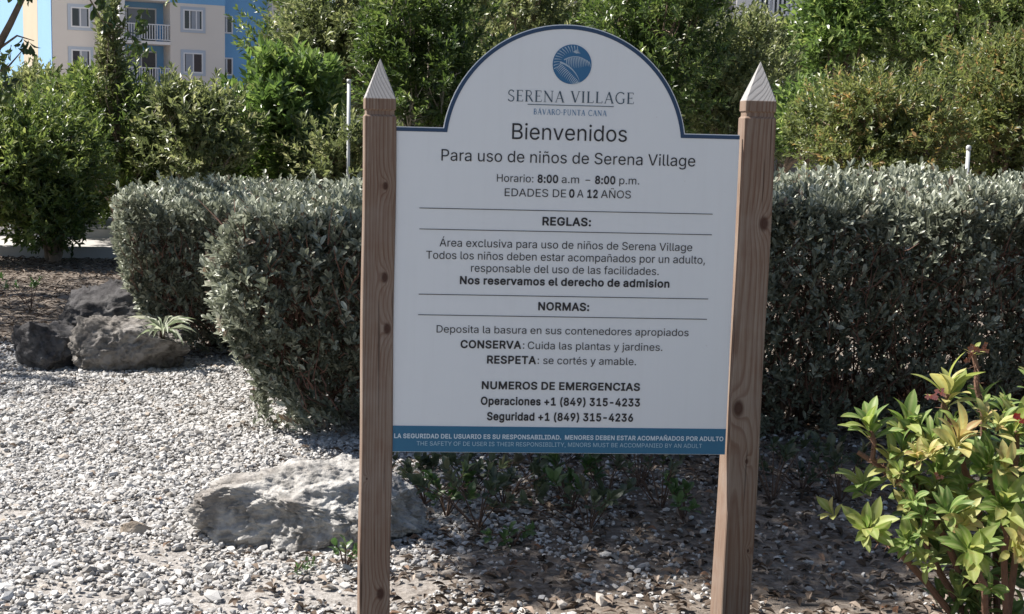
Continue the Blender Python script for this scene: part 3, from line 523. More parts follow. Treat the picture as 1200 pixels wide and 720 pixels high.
SANS_BOLD = {
32: [188],
40: [303,[64,228,66,148,77,85,100,8,141,-85,154,-108,165,-118,172,-120,235,-121,248,-118,258,-108,261,-92,215,18,197,70,179,158,176,230,186,310,205,388,227,455,260,532,258,550,248,560,238,564,175,564,162,559,147,540,112,462,92,400,71,308]],
41: [303,[14,538,17,522,55,430,70,380,89,300,96,235,96,175,80,85,58,15,20,-72,14,-98,20,-111,35,-120,98,-121,111,-115,128,-92,163,-20,188,52,201,110,209,170,209,245,204,295,190,365,173,428,150,490,119,552,110,560,100,564,38,564,28,560,20,554]],
43: [483,[36,218,36,170,40,160,50,150,62,146,172,144,174,32,182,16,198,9,258,9,268,12,278,22,281,35,283,145,392,146,408,154,416,170,416,228,412,238,403,248,390,251,282,253,281,365,274,380,258,389,198,389,187,385,178,375,174,362,172,252,58,250,48,246,40,238]],
45: [483,[89,235,90,185,99,170,112,164,338,164,352,171,361,188,360,248,351,262,338,269,112,269,102,265,94,258,89,245]],
46: [218,[24,42,30,12,39,-2,55,-18,80,-29,110,-29,135,-18,155,2,166,30,166,52,155,80,135,100,110,111,80,110,62,104,50,96,32,75]],
48: [483,[24,240,24,208,29,165,45,105,67,58,102,14,135,-10,182,-28,200,-31,250,-31,268,-29,318,-11,355,19,388,60,400,85,415,128,426,178,431,252,426,330,415,380,400,422,388,448,369,475,340,504,302,526,275,535,235,541,195,539,155,528,130,516,89,480,67,450,50,415,29,342,24,300],[134,245,136,302,142,338,155,378,172,408,185,420,215,434,250,430,268,420,288,398,305,360,314,325,319,280,319,230,311,172,298,130,280,99,254,80,228,75,202,80,178,95,163,115,147,152,139,188]],
49: [483,[51,45,52,-5,61,-20,75,-26,390,-26,402,-23,413,-12,416,0,416,55,413,65,405,74,392,79,308,79,302,82,301,508,298,520,288,530,270,534,198,534,185,530,74,450,65,440,61,428,61,358,65,347,75,337,88,334,100,337,179,395,185,395,186,85,185,81,180,79,72,78,62,74,55,65]],
50: [483,[39,40,41,-10,50,-21,62,-26,388,-26,400,-23,410,-12,414,0,414,58,410,68,400,78,388,81,220,81,212,84,230,106,316,195,358,244,386,288,403,335,406,390,400,418,390,445,372,474,345,501,325,516,305,525,260,539,215,541,178,536,144,525,110,506,67,460,52,430,41,390,42,358,46,348,55,340,75,336,125,336,138,340,148,350,157,392,168,411,185,425,210,434,238,434,250,430,278,416,293,388,294,358,278,320,256,290,44,62,39,50]],
51: [483,[19,128,21,105,30,78,51,40,92,2,120,-13,158,-25,190,-31,245,-31,288,-23,330,-6,358,14,381,38,404,75,416,112,419,155,408,205,388,242,362,271,335,291,310,303,280,312,278,315,392,445,396,460,396,508,393,520,386,528,370,534,72,534,58,530,50,524,44,510,44,450,48,440,58,430,70,426,230,425,224,412,137,315,131,298,132,245,139,232,152,225,228,221,252,215,272,205,286,195,298,175,304,155,304,135,298,115,285,96,260,82,235,76,198,76,162,89,150,99,142,110,130,143,120,152,112,155,40,155,24,145]],
52: [483,[14,142,15,102,19,92,28,85,40,81,252,81,256,75,256,-2,260,-12,268,-21,282,-26,342,-26,355,-23,364,-15,369,0,369,78,375,81,418,82,434,92,439,105,439,158,435,172,425,183,412,186,375,186,369,190,369,315,365,328,360,334,345,341,282,341,270,338,261,330,256,315,256,195,254,188,160,186,154,190,328,488,334,510,330,520,322,529,308,534,245,534,235,530,224,520,22,180,14,160]],
53: [483,[34,130,37,105,47,72,57,52,74,30,112,-3,130,-13,165,-25,195,-31,245,-31,285,-23,310,-13,335,2,374,38,388,58,405,95,416,145,416,182,410,215,403,240,385,275,352,314,322,336,295,348,248,359,210,359,170,349,166,352,171,415,178,426,365,426,380,431,388,440,391,460,391,510,388,520,380,529,365,534,98,534,85,530,76,522,69,502,44,278,44,250,47,240,55,231,65,227,128,221,142,226,172,243,202,251,230,251,250,245,278,229,293,205,301,180,301,142,293,120,279,98,258,83,235,76,202,77,169,92,153,112,144,142,133,152,125,155,55,155,39,145]],
54: [483,[39,175,41,120,55,78,64,58,100,14,130,-8,150,-18,200,-31,250,-31,268,-29,302,-18,322,-8,350,11,369,30,398,75,414,132,411,198,398,240,379,272,335,313,288,333,242,339,239,342,342,492,346,510,343,520,335,529,320,534,250,534,240,530,229,520,129,375,77,292,60,258,47,222],[151,150,155,188,167,212,185,228,210,239,245,238,275,223,288,208,301,175,301,140,288,108,278,94,265,84,250,77,235,74,202,77,178,91,160,115,152,138]],
56: [483,[26,140,32,92,42,65,56,42,90,9,108,-3,155,-23,205,-31,258,-31,298,-23,345,-3,362,9,396,42,410,65,420,92,426,120,426,152,415,195,403,220,388,241,362,265,360,270,383,298,395,320,406,358,406,402,395,440,385,460,345,504,312,523,278,535,240,541,212,541,175,535,132,520,110,506,81,480,62,452,50,420,46,402,46,358,55,325,64,305,92,268,61,238,42,208,32,180],[159,372,160,390,172,416,192,428,210,434,242,434,270,423,285,408,294,385,290,355,280,336,255,320,228,314,205,317,180,329,164,348],[141,138,141,150,147,168,159,185,185,202,210,209,245,209,275,198,296,182,308,160,311,145,308,118,293,95,265,80,232,74,188,80,160,94,152,102,145,118]],
57: [483,[39,365,39,328,45,298,60,258,79,230,112,200,140,184,180,172,200,171,212,166,110,15,106,0,110,-12,120,-22,130,-26,200,-26,212,-23,223,-12,356,182,395,258,408,295,414,328,414,370,400,425,386,455,371,475,348,499,320,518,305,525,260,539,228,541,192,539,160,530,128,516,108,501,76,470,52,428,41,392],[151,345,151,368,162,398,182,420,210,434,242,434,268,422,280,413,291,398,301,368,301,335,295,315,286,298,270,282,250,272,235,269,202,272,178,286,168,297,157,315]],
58: [218,[24,318,30,288,39,272,60,254,82,246,110,246,135,257,155,278,166,305,166,328,155,355,135,376,110,386,78,385,50,371,31,348],[24,42,30,12,39,-2,55,-18,80,-29,110,-29,135,-18,155,2,166,30,166,52,155,80,135,100,110,111,80,110,62,104,50,96,32,75]],
65: [510,[-9,0,-2,-16,5,-23,15,-26,85,-26,95,-24,108,-12,153,115,320,116,328,112,372,-12,380,-21,395,-26,465,-26,475,-22,485,-12,489,2,473,48,300,518,288,530,275,534,200,534,190,530,180,520,-5,15],[192,228,235,355,240,361,286,228,282,224,270,224,198,224]],
66: [486,[36,500,36,2,40,-13,50,-23,62,-26,242,-26,288,-24,342,-10,378,7,410,36,423,55,438,92,444,130,441,170,428,210,414,232,378,268,411,310,418,330,424,360,424,388,418,418,408,445,393,470,368,496,345,511,318,523,268,534,60,534,50,530,41,522,36,510],[149,325,149,420,152,426,252,426,268,424,296,410,308,390,311,370,306,348,292,329,272,317,250,311,155,311,149,315],[149,95,149,200,152,206,252,206,282,200,309,185,325,160,330,138,328,122,316,102,295,90,245,81,155,81,149,85]],
67: [540,[16,285,16,215,19,192,30,148,47,102,72,62,98,34,142,-1,180,-18,238,-31,298,-31,360,-15,388,-3,424,22,460,62,483,102,493,132,499,162,492,176,478,185,410,186,398,183,387,172,371,132,352,109,328,92,310,85,280,79,235,82,212,90,194,100,167,125,147,158,137,185,129,232,129,275,140,332,154,365,174,392,210,418,240,428,265,431,292,429,325,418,348,404,361,390,378,360,385,340,395,329,405,325,472,324,483,328,492,337,496,352,493,375,483,405,463,442,415,494,370,520,308,539,258,541,192,530,164,520,138,506,108,484,85,461,52,415,27,352,19,318]],
68: [532,[36,500,36,2,41,-15,50,-23,62,-26,218,-26,260,-24,320,-10,378,18,415,49,446,88,468,135,484,198,486,230,484,312,468,375,455,405,441,430,404,472,370,498,320,520,275,531,250,534,60,534,50,530,41,522,36,510],[149,95,149,422,155,426,238,426,288,415,308,406,334,385,348,365,363,332,374,278,374,235,369,200,358,165,338,130,326,118,308,104,280,92,260,86,218,81,155,81,149,85]],
69: [449,[36,500,36,2,40,-13,50,-23,62,-26,372,-26,388,-22,398,-13,401,-2,401,52,398,68,388,78,375,81,158,81,150,83,149,195,151,202,355,204,365,206,376,215,381,228,381,282,376,300,368,308,358,311,151,312,149,418,150,424,155,426,370,426,382,430,392,440,396,450,396,508,392,520,382,530,370,534,62,534,50,530,41,522,36,510]],
71: [550,[16,285,16,215,19,192,30,148,52,92,74,60,102,29,138,2,180,-18,238,-31,298,-31,340,-23,370,-13,411,10,452,49,473,78,488,110,501,160,504,255,498,271,490,278,480,281,285,281,272,278,264,270,259,258,259,200,262,188,270,179,282,174,380,174,386,170,378,145,358,112,338,97,312,85,288,79,252,79,220,87,200,97,182,109,168,124,154,145,137,185,129,232,129,275,140,332,154,365,174,392,192,408,215,420,242,429,270,431,292,428,322,418,343,405,356,392,368,375,385,337,392,329,402,325,475,324,485,328,495,337,499,355,493,380,478,418,462,443,418,490,392,508,355,525,305,539,252,541,200,533,158,518,134,505,115,491,78,454,57,425,40,390,27,352,19,318]],
73: [330,[6,488,6,450,10,440,18,431,30,426,90,426,94,418,93,85,88,81,30,81,20,78,11,70,6,55,6,0,10,-12,20,-23,32,-26,268,-26,280,-23,290,-13,294,-2,294,55,290,68,280,78,270,81,215,81,209,85,209,418,212,426,270,426,280,430,289,438,294,452,294,508,290,520,280,530,268,534,30,534,20,530,10,520,6,510]],
76: [423,[36,500,36,2,40,-13,50,-23,62,-26,358,-26,373,-22,382,-13,386,-2,386,52,383,68,372,78,360,81,158,81,150,83,148,512,140,526,128,533,60,534,50,530,41,522,36,510]],
77: [658,[36,500,36,0,40,-12,46,-20,60,-26,122,-26,135,-21,144,-10,146,0,148,272,155,260,262,-8,275,-22,290,-26,342,-26,353,-22,365,-10,467,250,478,269,479,0,482,-12,492,-23,505,-26,570,-26,580,-23,588,-16,594,2,594,505,590,520,584,528,568,534,478,534,465,530,454,520,315,163,174,520,163,530,152,534,60,534,50,530,41,522,36,510]],
78: [553,[36,500,36,2,41,-15,50,-23,60,-26,125,-26,139,-20,148,-5,149,312,150,320,152,320,368,-16,375,-23,388,-26,462,-26,478,-21,485,-12,489,2,489,505,484,522,475,530,465,534,398,534,384,528,375,512,374,198,373,190,370,190,163,515,151,528,135,534,58,533,48,529,40,520]],
79: [563,[16,270,16,212,25,165,47,102,67,70,116,18,142,-1,175,-15,220,-29,295,-31,325,-26,372,-10,411,12,451,50,478,88,498,130,514,188,519,250,514,320,495,385,476,425,455,454,418,491,398,505,362,523,305,539,258,541,192,530,150,513,104,480,64,435,37,382,19,315],[129,242,131,298,137,322,152,360,178,396,198,411,222,423,242,429,270,431,302,425,328,416,350,401,364,388,381,362,393,335,404,285,404,225,398,190,378,141,359,115,335,97,315,87,282,79,250,79,212,90,182,109,157,140,142,170,131,210]],
80: [475,[36,500,36,-2,42,-16,58,-25,125,-26,140,-19,149,-2,150,159,285,164,341,182,372,204,403,238,418,265,428,295,434,328,431,388,417,432,408,450,391,472,352,506,305,525,260,534,60,534,50,530,41,522,36,510],[149,280,149,418,151,425,252,426,275,420,300,405,315,378,319,335,313,312,298,288,270,272,225,266,152,267,149,270]],
82: [479,[36,500,36,2,41,-15,50,-23,62,-26,125,-26,141,-18,149,0,149,170,155,174,225,174,233,170,322,2,340,-21,355,-26,420,-26,430,-26,442,-21,453,-5,450,12,352,195,394,232,411,255,428,298,434,325,434,378,428,408,413,445,396,470,363,500,335,516,298,528,262,534,60,534,50,530,41,522,36,510],[149,295,149,418,151,425,252,426,278,420,303,405,318,372,319,338,308,308,296,295,272,285,248,281,155,281,149,285]],
83: [477,[14,130,16,108,25,80,48,39,87,2,128,-18,160,-28,195,-34,252,-34,288,-28,328,-15,371,10,401,40,413,58,431,108,434,155,428,182,416,212,401,232,380,254,342,278,265,305,190,327,160,342,143,360,141,382,145,395,153,408,170,421,200,431,235,434,270,425,295,411,308,392,315,368,325,357,345,354,400,354,412,357,421,365,425,375,424,405,408,448,388,476,358,502,322,523,280,536,240,541,188,539,152,530,110,513,79,490,64,475,44,448,29,402,26,375,29,345,35,322,50,292,82,259,122,234,178,215,270,188,300,173,316,158,320,138,313,112,293,92,272,82,230,74,185,80,168,86,150,97,135,118,128,145,118,156,108,160,35,160,25,156,18,148]],
84: [479,[6,488,7,448,11,438,20,430,32,426,162,426,168,422,169,-2,178,-19,192,-26,255,-26,268,-23,278,-12,281,0,282,422,288,426,415,426,428,430,438,440,441,450,441,508,438,520,428,530,415,534,30,534,20,530,10,520,6,510]],
85: [547,[36,500,36,142,47,100,72,52,89,32,112,11,142,-8,190,-25,218,-31,275,-34,315,-29,358,-15,396,5,440,46,456,68,470,100,481,142,481,508,476,522,468,530,458,534,395,534,382,530,372,520,369,505,369,188,363,145,346,112,332,99,305,85,265,76,220,82,192,94,170,114,155,145,149,175,149,505,145,520,135,530,125,534,60,534,50,530,41,522,36,510]],
86: [510,[-9,508,182,-12,192,-22,202,-26,278,-26,290,-23,300,-12,308,8,485,495,489,508,485,520,475,530,460,534,392,534,382,530,372,520,242,147,237,152,108,518,95,530,85,534,15,534,5,530,-2,524]],
97: [419,[6,120,6,82,15,52,25,32,52,1,82,-18,102,-25,142,-34,198,-31,218,-25,250,-10,265,-22,275,-26,335,-26,348,-22,358,-12,361,0,361,275,350,320,336,348,308,376,290,388,250,403,222,409,168,409,150,406,100,390,75,376,46,350,22,312,16,290,20,280,30,270,82,252,102,249,116,255,138,285,152,296,172,303,198,306,225,300,238,292,248,275,250,260,245,255,230,251,178,246,120,235,92,228,65,216,42,199,18,168,10,148],[117,105,122,121,145,135,245,153,251,150,249,125,241,105,228,89,208,77,185,71,155,71,142,75,125,84]],
99: [426,[9,202,9,165,14,130,27,88,42,58,54,40,90,4,112,-11,148,-25,192,-34,225,-34,268,-25,308,-8,335,11,362,42,380,74,388,98,385,115,375,125,315,141,302,141,292,138,284,130,273,108,260,90,230,75,200,71,178,77,158,89,142,108,132,128,121,175,124,220,137,260,151,282,165,293,192,304,220,304,235,300,261,285,281,250,292,240,302,236,370,254,383,265,386,282,378,308,356,342,315,380,262,403,232,409,165,406,128,394,85,369,58,341,30,296,14,245]],
100: [454,[9,202,11,142,17,115,31,75,59,30,85,4,110,-13,140,-25,182,-34,212,-34,240,-28,260,-21,285,-6,290,-7,300,-21,312,-26,370,-26,385,-21,393,-12,396,2,396,505,391,522,382,530,362,534,310,534,300,530,291,522,286,508,285,385,260,398,235,406,220,409,170,409,121,395,78,366,50,336,32,305,16,260],[121,185,124,222,135,259,148,279,172,298,192,304,230,300,254,288,273,260,280,240,286,210,284,152,278,130,266,105,252,89,238,79,222,74,200,71,182,75,160,86,145,102,130,132]],
101: [434,[9,175,15,128,32,75,51,42,72,19,92,2,128,-18,175,-31,228,-34,275,-25,320,-6,340,9,361,30,376,50,388,80,389,92,384,105,375,113,362,118,320,129,302,129,292,125,285,119,272,97,260,85,235,74,202,71,178,77,152,91,134,115,126,140,132,144,370,144,382,147,393,158,396,170,396,222,388,270,374,308,358,336,335,361,302,386,268,400,232,409,180,409,160,405,121,392,89,372,56,340,42,320,25,282,14,245,9,210],[129,250,137,268,152,286,178,300,198,304,222,304,248,293,265,275,276,250,272,246,260,246,135,246]],
103: [455,[9,205,11,145,27,90,52,47,84,15,125,-8,162,-19,190,-21,228,-19,262,-8,282,3,286,0,283,-30,274,-48,252,-63,225,-71,188,-71,170,-67,144,-52,119,-22,105,-16,88,-20,55,-37,31,-55,26,-75,40,-101,68,-131,90,-148,130,-165,165,-174,225,-176,265,-170,310,-156,335,-141,371,-105,385,-78,396,-38,396,378,393,390,385,399,370,404,312,404,300,399,288,384,260,398,235,406,220,409,172,409,145,403,115,392,92,378,70,359,37,315,17,262],[121,188,124,222,133,255,146,278,172,298,192,304,220,304,232,300,254,288,273,262,286,218,286,168,278,135,268,115,260,105,240,92,212,84,198,84,175,90,158,99,142,114,132,132,124,160]],
104: [440,[29,142,29,0,32,-12,42,-22,52,-26,112,-26,128,-21,135,-12,139,0,139,235,142,252,158,283,172,294,200,304,232,300,248,292,258,282,265,268,271,245,271,0,275,-12,285,-22,295,-26,358,-26,372,-19,381,-2,381,270,375,300,366,328,351,352,322,381,298,396,278,403,252,409,202,409,140,388,139,510,131,525,115,534,50,533,35,524,29,510]],
105: [197,[16,485,17,470,26,448,48,427,68,419,100,419,120,427,143,450,151,472,151,495,140,521,122,538,95,549,70,548,52,542,40,534,28,521,22,510],[29,370,29,-2,35,-16,50,-25,115,-26,125,-23,132,-16,139,0,139,380,132,394,118,403,52,404,42,400,34,392,29,380]],
108: [219,[29,472,29,62,32,45,39,25,51,8,67,-8,84,-18,115,-26,165,-26,182,-23,190,-20,200,-11,206,2,193,65,185,74,175,78,145,77,139,88,138,512,129,528,115,534,55,534,45,531,34,522,30,512]],
109: [640,[29,308,29,0,32,-12,42,-23,55,-26,115,-26,125,-22,135,-12,139,0,139,248,145,270,158,289,170,298,198,305,218,303,235,293,243,282,249,268,249,0,252,-12,260,-21,275,-26,338,-26,348,-22,358,-12,361,0,361,260,369,280,378,291,392,300,418,306,435,303,452,295,463,285,469,272,471,252,471,0,475,-12,485,-23,505,-26,558,-26,568,-22,578,-12,581,2,581,282,575,310,561,345,539,372,512,393,470,409,418,411,370,398,350,388,320,363,288,393,268,403,238,411,205,411,188,408,158,398,138,386,123,400,112,404,52,404,39,398,30,382]],
110: [440,[29,370,29,0,34,-15,42,-23,52,-26,112,-26,125,-23,135,-12,139,0,139,235,142,252,152,275,162,288,185,300,218,304,238,298,256,285,265,268,271,245,271,0,275,-12,285,-22,295,-26,355,-26,370,-21,378,-12,381,0,381,270,368,322,349,355,312,388,285,400,250,409,205,409,190,406,165,398,138,384,125,399,112,404,52,404,42,400,34,392,29,380]],
111: [445,[9,202,9,162,17,118,32,74,52,42,90,4,108,-8,140,-23,172,-31,220,-34,255,-29,289,-18,323,2,351,28,378,65,393,100,404,142,406,172,404,235,388,290,373,320,354,345,330,369,310,383,285,395,235,409,182,409,152,403,110,386,85,369,58,341,30,296,14,245],[121,185,124,220,136,258,154,285,180,300,192,304,220,304,240,298,264,282,283,250,294,202,294,170,288,140,279,118,269,100,253,85,238,77,215,71,200,71,178,77,156,90,142,108,132,128,124,158]],
112: [454,[29,370,29,-145,35,-159,50,-168,115,-169,130,-161,139,-145,140,-9,195,-31,222,-34,262,-31,292,-23,328,-5,344,8,375,42,393,72,409,120,416,182,414,230,400,285,373,338,359,355,333,378,295,398,255,409,200,409,165,398,138,383,125,399,115,403,52,404,42,400,34,392,29,380],[139,175,139,215,145,242,157,270,174,290,205,304,235,304,258,296,278,278,295,242,304,185,293,128,278,100,266,88,248,77,220,71,192,77,175,87,162,99,150,122,141,150]],
114: [289,[29,238,29,0,32,-12,42,-22,52,-26,112,-26,125,-22,135,-12,139,0,139,242,142,258,155,281,172,293,205,301,245,296,255,300,264,308,269,322,269,382,265,395,255,405,242,409,190,409,155,398,138,389,122,400,112,404,55,404,42,400,32,390,29,380]],
115: [395,[11,90,22,52,41,22,78,-8,118,-25,165,-34,222,-31,268,-18,302,1,335,35,345,52,354,78,356,122,346,158,338,172,308,204,292,213,258,228,155,255,139,265,134,278,141,292,160,303,170,306,202,306,215,303,228,295,246,265,262,255,282,254,335,267,345,278,349,295,338,325,321,352,285,385,265,395,218,409,160,409,142,405,101,392,68,371,40,340,30,320,21,288,24,248,30,228,40,208,72,175,105,157,228,123,239,112,241,98,235,88,212,75,195,71,165,71,137,82,127,92,118,115,110,124,98,130,88,131,28,118,15,105]],
117: [440,[29,370,29,102,45,50,64,20,100,-11,115,-18,152,-29,180,-31,210,-29,240,-20,272,-6,285,-21,298,-26,355,-26,370,-21,378,-12,381,0,381,378,376,392,368,400,358,404,298,404,285,400,275,390,271,378,271,150,269,130,257,102,249,92,225,80,212,76,188,76,170,82,154,95,142,118,139,135,139,378,135,390,125,400,115,404,52,404,42,400,34,392,29,380]],
118: [419,[-6,375,-3,360,140,-12,150,-22,160,-26,225,-26,238,-23,248,-13,253,-2,388,350,396,375,393,390,382,400,370,404,302,404,292,400,284,392,195,154,190,162,106,390,95,400,85,404,18,404,8,400,-1,392]],
209: [553,[139,588,142,565,152,555,162,551,210,552,220,556,230,570,235,573,290,551,325,552,348,561,373,590,384,620,385,650,376,665,362,671,315,670,305,666,290,649,240,670,220,674,198,670,178,663,155,641,142,610],[36,500,36,2,41,-15,50,-23,60,-26,125,-26,139,-20,148,-5,149,312,150,320,152,320,368,-16,375,-23,388,-26,462,-26,478,-21,485,-12,489,2,489,505,484,522,475,530,465,534,398,534,384,528,375,512,374,198,373,190,370,190,163,515,151,528,135,534,58,533,48,529,40,520]],
}
from mathutils.geometry import tessellate_polygon
TESS = {}
def glyph(ch, bold):
    key = (ch, bold)
    if key not in TESS:
        tab = SANS_BOLD if bold and ord(ch) in SANS_BOLD else SANS_THIN
        if ord(ch) not in tab: tab = SANS_BOLD
        g = tab[ord(ch)]; loops = [[(c[k]/1000, c[k+1]/1000, 0) for k in range(0, len(c), 2)] for c in g[1:]]
        # every outer outline is filled together with the holes inside it
        area = [sum(a[0]*b_[1]-b_[0]*a[1] for a, b_ in zip(l, l[1:]+l[:1])) for l in loops]
        big = max(area, key=abs) if area else 1; V, F = [], []
        outer = [l for l, a in zip(loops, area) if a*big > 0]; holes = [l for l, a in zip(loops, area) if a*big < 0]
        for l in outer:
            xs, ys = [p[0] for p in l], [p[1] for p in l]
            grp = [l]+[h for h in holes if min(xs) <= h[0][0] <= max(xs) and min(ys) <= h[0][1] <= max(ys)]
            flat = [p for q in grp for p in q]; n = len(V); V += flat
            F += [tuple(k+n for k in f) for f in tessellate_polygon([[Vector(p) for p in q] for q in grp])]
        TESS[key] = (g[0]/1000, V, F)
    return TESS[key]
def text_mesh(s, bold):
    V, F, x = [], [], 0.0
    for ch in s:
        adv, gv, gf = glyph(ch, bool(bold)); n = len(V)
        V += [(p[0]+x, p[1], 0) for p in gv]; F += [tuple(k+n for k in f) for f in gf]; x += adv
    me = bpy.data.meshes.new('lettering'); me.from_pydata(V, [], F); me.update(); return me, np.array(V)
CAP = text_mesh('H', False)[1][:, 1].max()
def text(s, l, r, cap, m, bold=False, y=-.0014):
    """one run of lettering from pixel l to pixel r (baseline ends) with cap height in pixels"""
    a = board(*l); c = board(*r); me, co = text_mesh(s, bold)
    k = (board(l[0], l[1]-cap)[1]-a[1])/CAP
    x0, x1 = co[:, 0].min(), co[:, 0].max(); u = (co[:, 0]-x0)/(x1-x0)
    X = a[0]+u*(c[0]-a[0]); Z = (a[1]+c[1])/2 + co[:, 1]*k
    me.vertices.foreach_set('co', np.stack([X, np.full(len(X), y), Z], -1).astype(np.float32).ravel()); me.update()
    me.materials.clear(); o = link('lettering', me, m, boardo); o.name = 'lettering'
K = M['ink']
text('Bienvenidos', (600, 163.2), (734.4, 166.4), 18.6, K)
text('Para uso de niños de Serena Village', (517.2, 188.6), (814.4, 195.1), 13.4, K)
for s, x0, x1, bo in (('Horario:', 582.2, 624.9, 0), ('8:00', 629.8, 653.9, 1), ('a.m', 658.1, 678.4, 0), ('-', 685.9, 691.5, 0), ('8:00', 697.1, 720.9, 1), ('p.m.', 725.6, 748.9, 0)):
    q = lambda x: 213.1+(x-582.2)*.0205
    text(s, (x0, q(x0)), (x1, q(x1)), 8.9, K, bo)
for s, x0, x1, bo in (('EDADES DE', 591.3, 663.2, 0), ('0', 666.7, 673.1, 1), ('A', 676.1, 683.6, 0), ('12', 688, 700.3, 1), ('AÑOS', 704.1, 739.1, 0)):
    q = lambda x: 230.1+(x-591.3)*.018
    text(s, (x0, q(x0)), (x1, q(x1)), 9.1, K, bo)
text('REGLAS:', (635.5, 264.0), (692.4, 265.0), 9.2, K, 1)
text('Área exclusiva para uso de niños de Serena Village', (515.1, 289.2), (810.9, 294.3), 9.2, K)
text('Todos los niños deben estar acompañados por un adulto,', (499.4, 303.4), (825.9, 309.2), 9.2, K)
text('responsable del uso de las facilidades.', (551.9, 318.6), (771.7, 322.6), 9.2, K)
text('Nos reservamos el derecho de admision', (538.8, 332.8), (784.3, 337), 8.7, K, 1)
text('NORMAS:', (630.6, 363.3), (690.3, 364.5), 8.9, K, 1)
text('Deposita la basura en sus contenedores apropiados', (511.6, 389.8), (806.7, 394.2), 8.6, K)
text('CONSERVA', (539.6, 407.6), (610.6, 408.8), 8.7, K, 1); text(':', (612.6, 408.8), (614.4, 408.8), 8.7, K)
text('Cuida las plantas y jardines.', (618.4, 409.0), (776, 411.6), 8.7, K)
text('RESPETA', (570.6, 425.9), (628, 426.5), 8.7, K, 1); text(':', (629.9, 426.5), (631.6, 426.5), 8.7, K)
text('se cortés y amable.', (636.4, 426.8), (745.2, 428.1), 8.7, K)
text('NUMEROS DE EMERGENCIAS', (564.5, 455.8), (749.8, 457.9), 8.5, K, 1)
text('Operaciones +1 (849) 315-4233', (563.3, 474.1), (749.8, 476.4), 8.8, K, 1)
text('Seguridad +1 (849) 315-4236', (570.6, 492), (741.7, 494.3), 8.8, K, 1)
text('LA SEGURIDAD DEL USUARIO ES SU RESPONSABILIDAD.  MENORES DEBEN ESTAR ACOMPAÑADOS POR ADULTO', (461.9, 512.7), (847.4, 517.3), 5.0, M['print_white'], 1, -.0022)
text('THE SAFETY OF DE USER IS THEIR RESPONSIBILITY, MINORS MUST BE ACCOMPANIED BY AN ADULT', (488.2, 521.5), (822.4, 525.5), 4.9, M['print_pale'], 0, -.0022)
def rule(l, r, w, m=K):
    a = board(*l); c = board(*r); z = (a[1]+c[1])/2; b = MB(); b.box((a[0], -.0014, z-w/2), (c[0], -.0002, z+w/2)); b.build('rule_line', m, boardo)
rule((491.5, 243.8), (835, 251.3), .0018); rule((491.5, 268.2), (834.1, 275.7), .0018)
rule((490.6, 344.5), (829.8, 351), .0018); rule((490.1, 369), (828.4, 374.4), .0018)
rule((618.3, 122.3), (719.1, 125.4), .0018, M['logo_ink'])

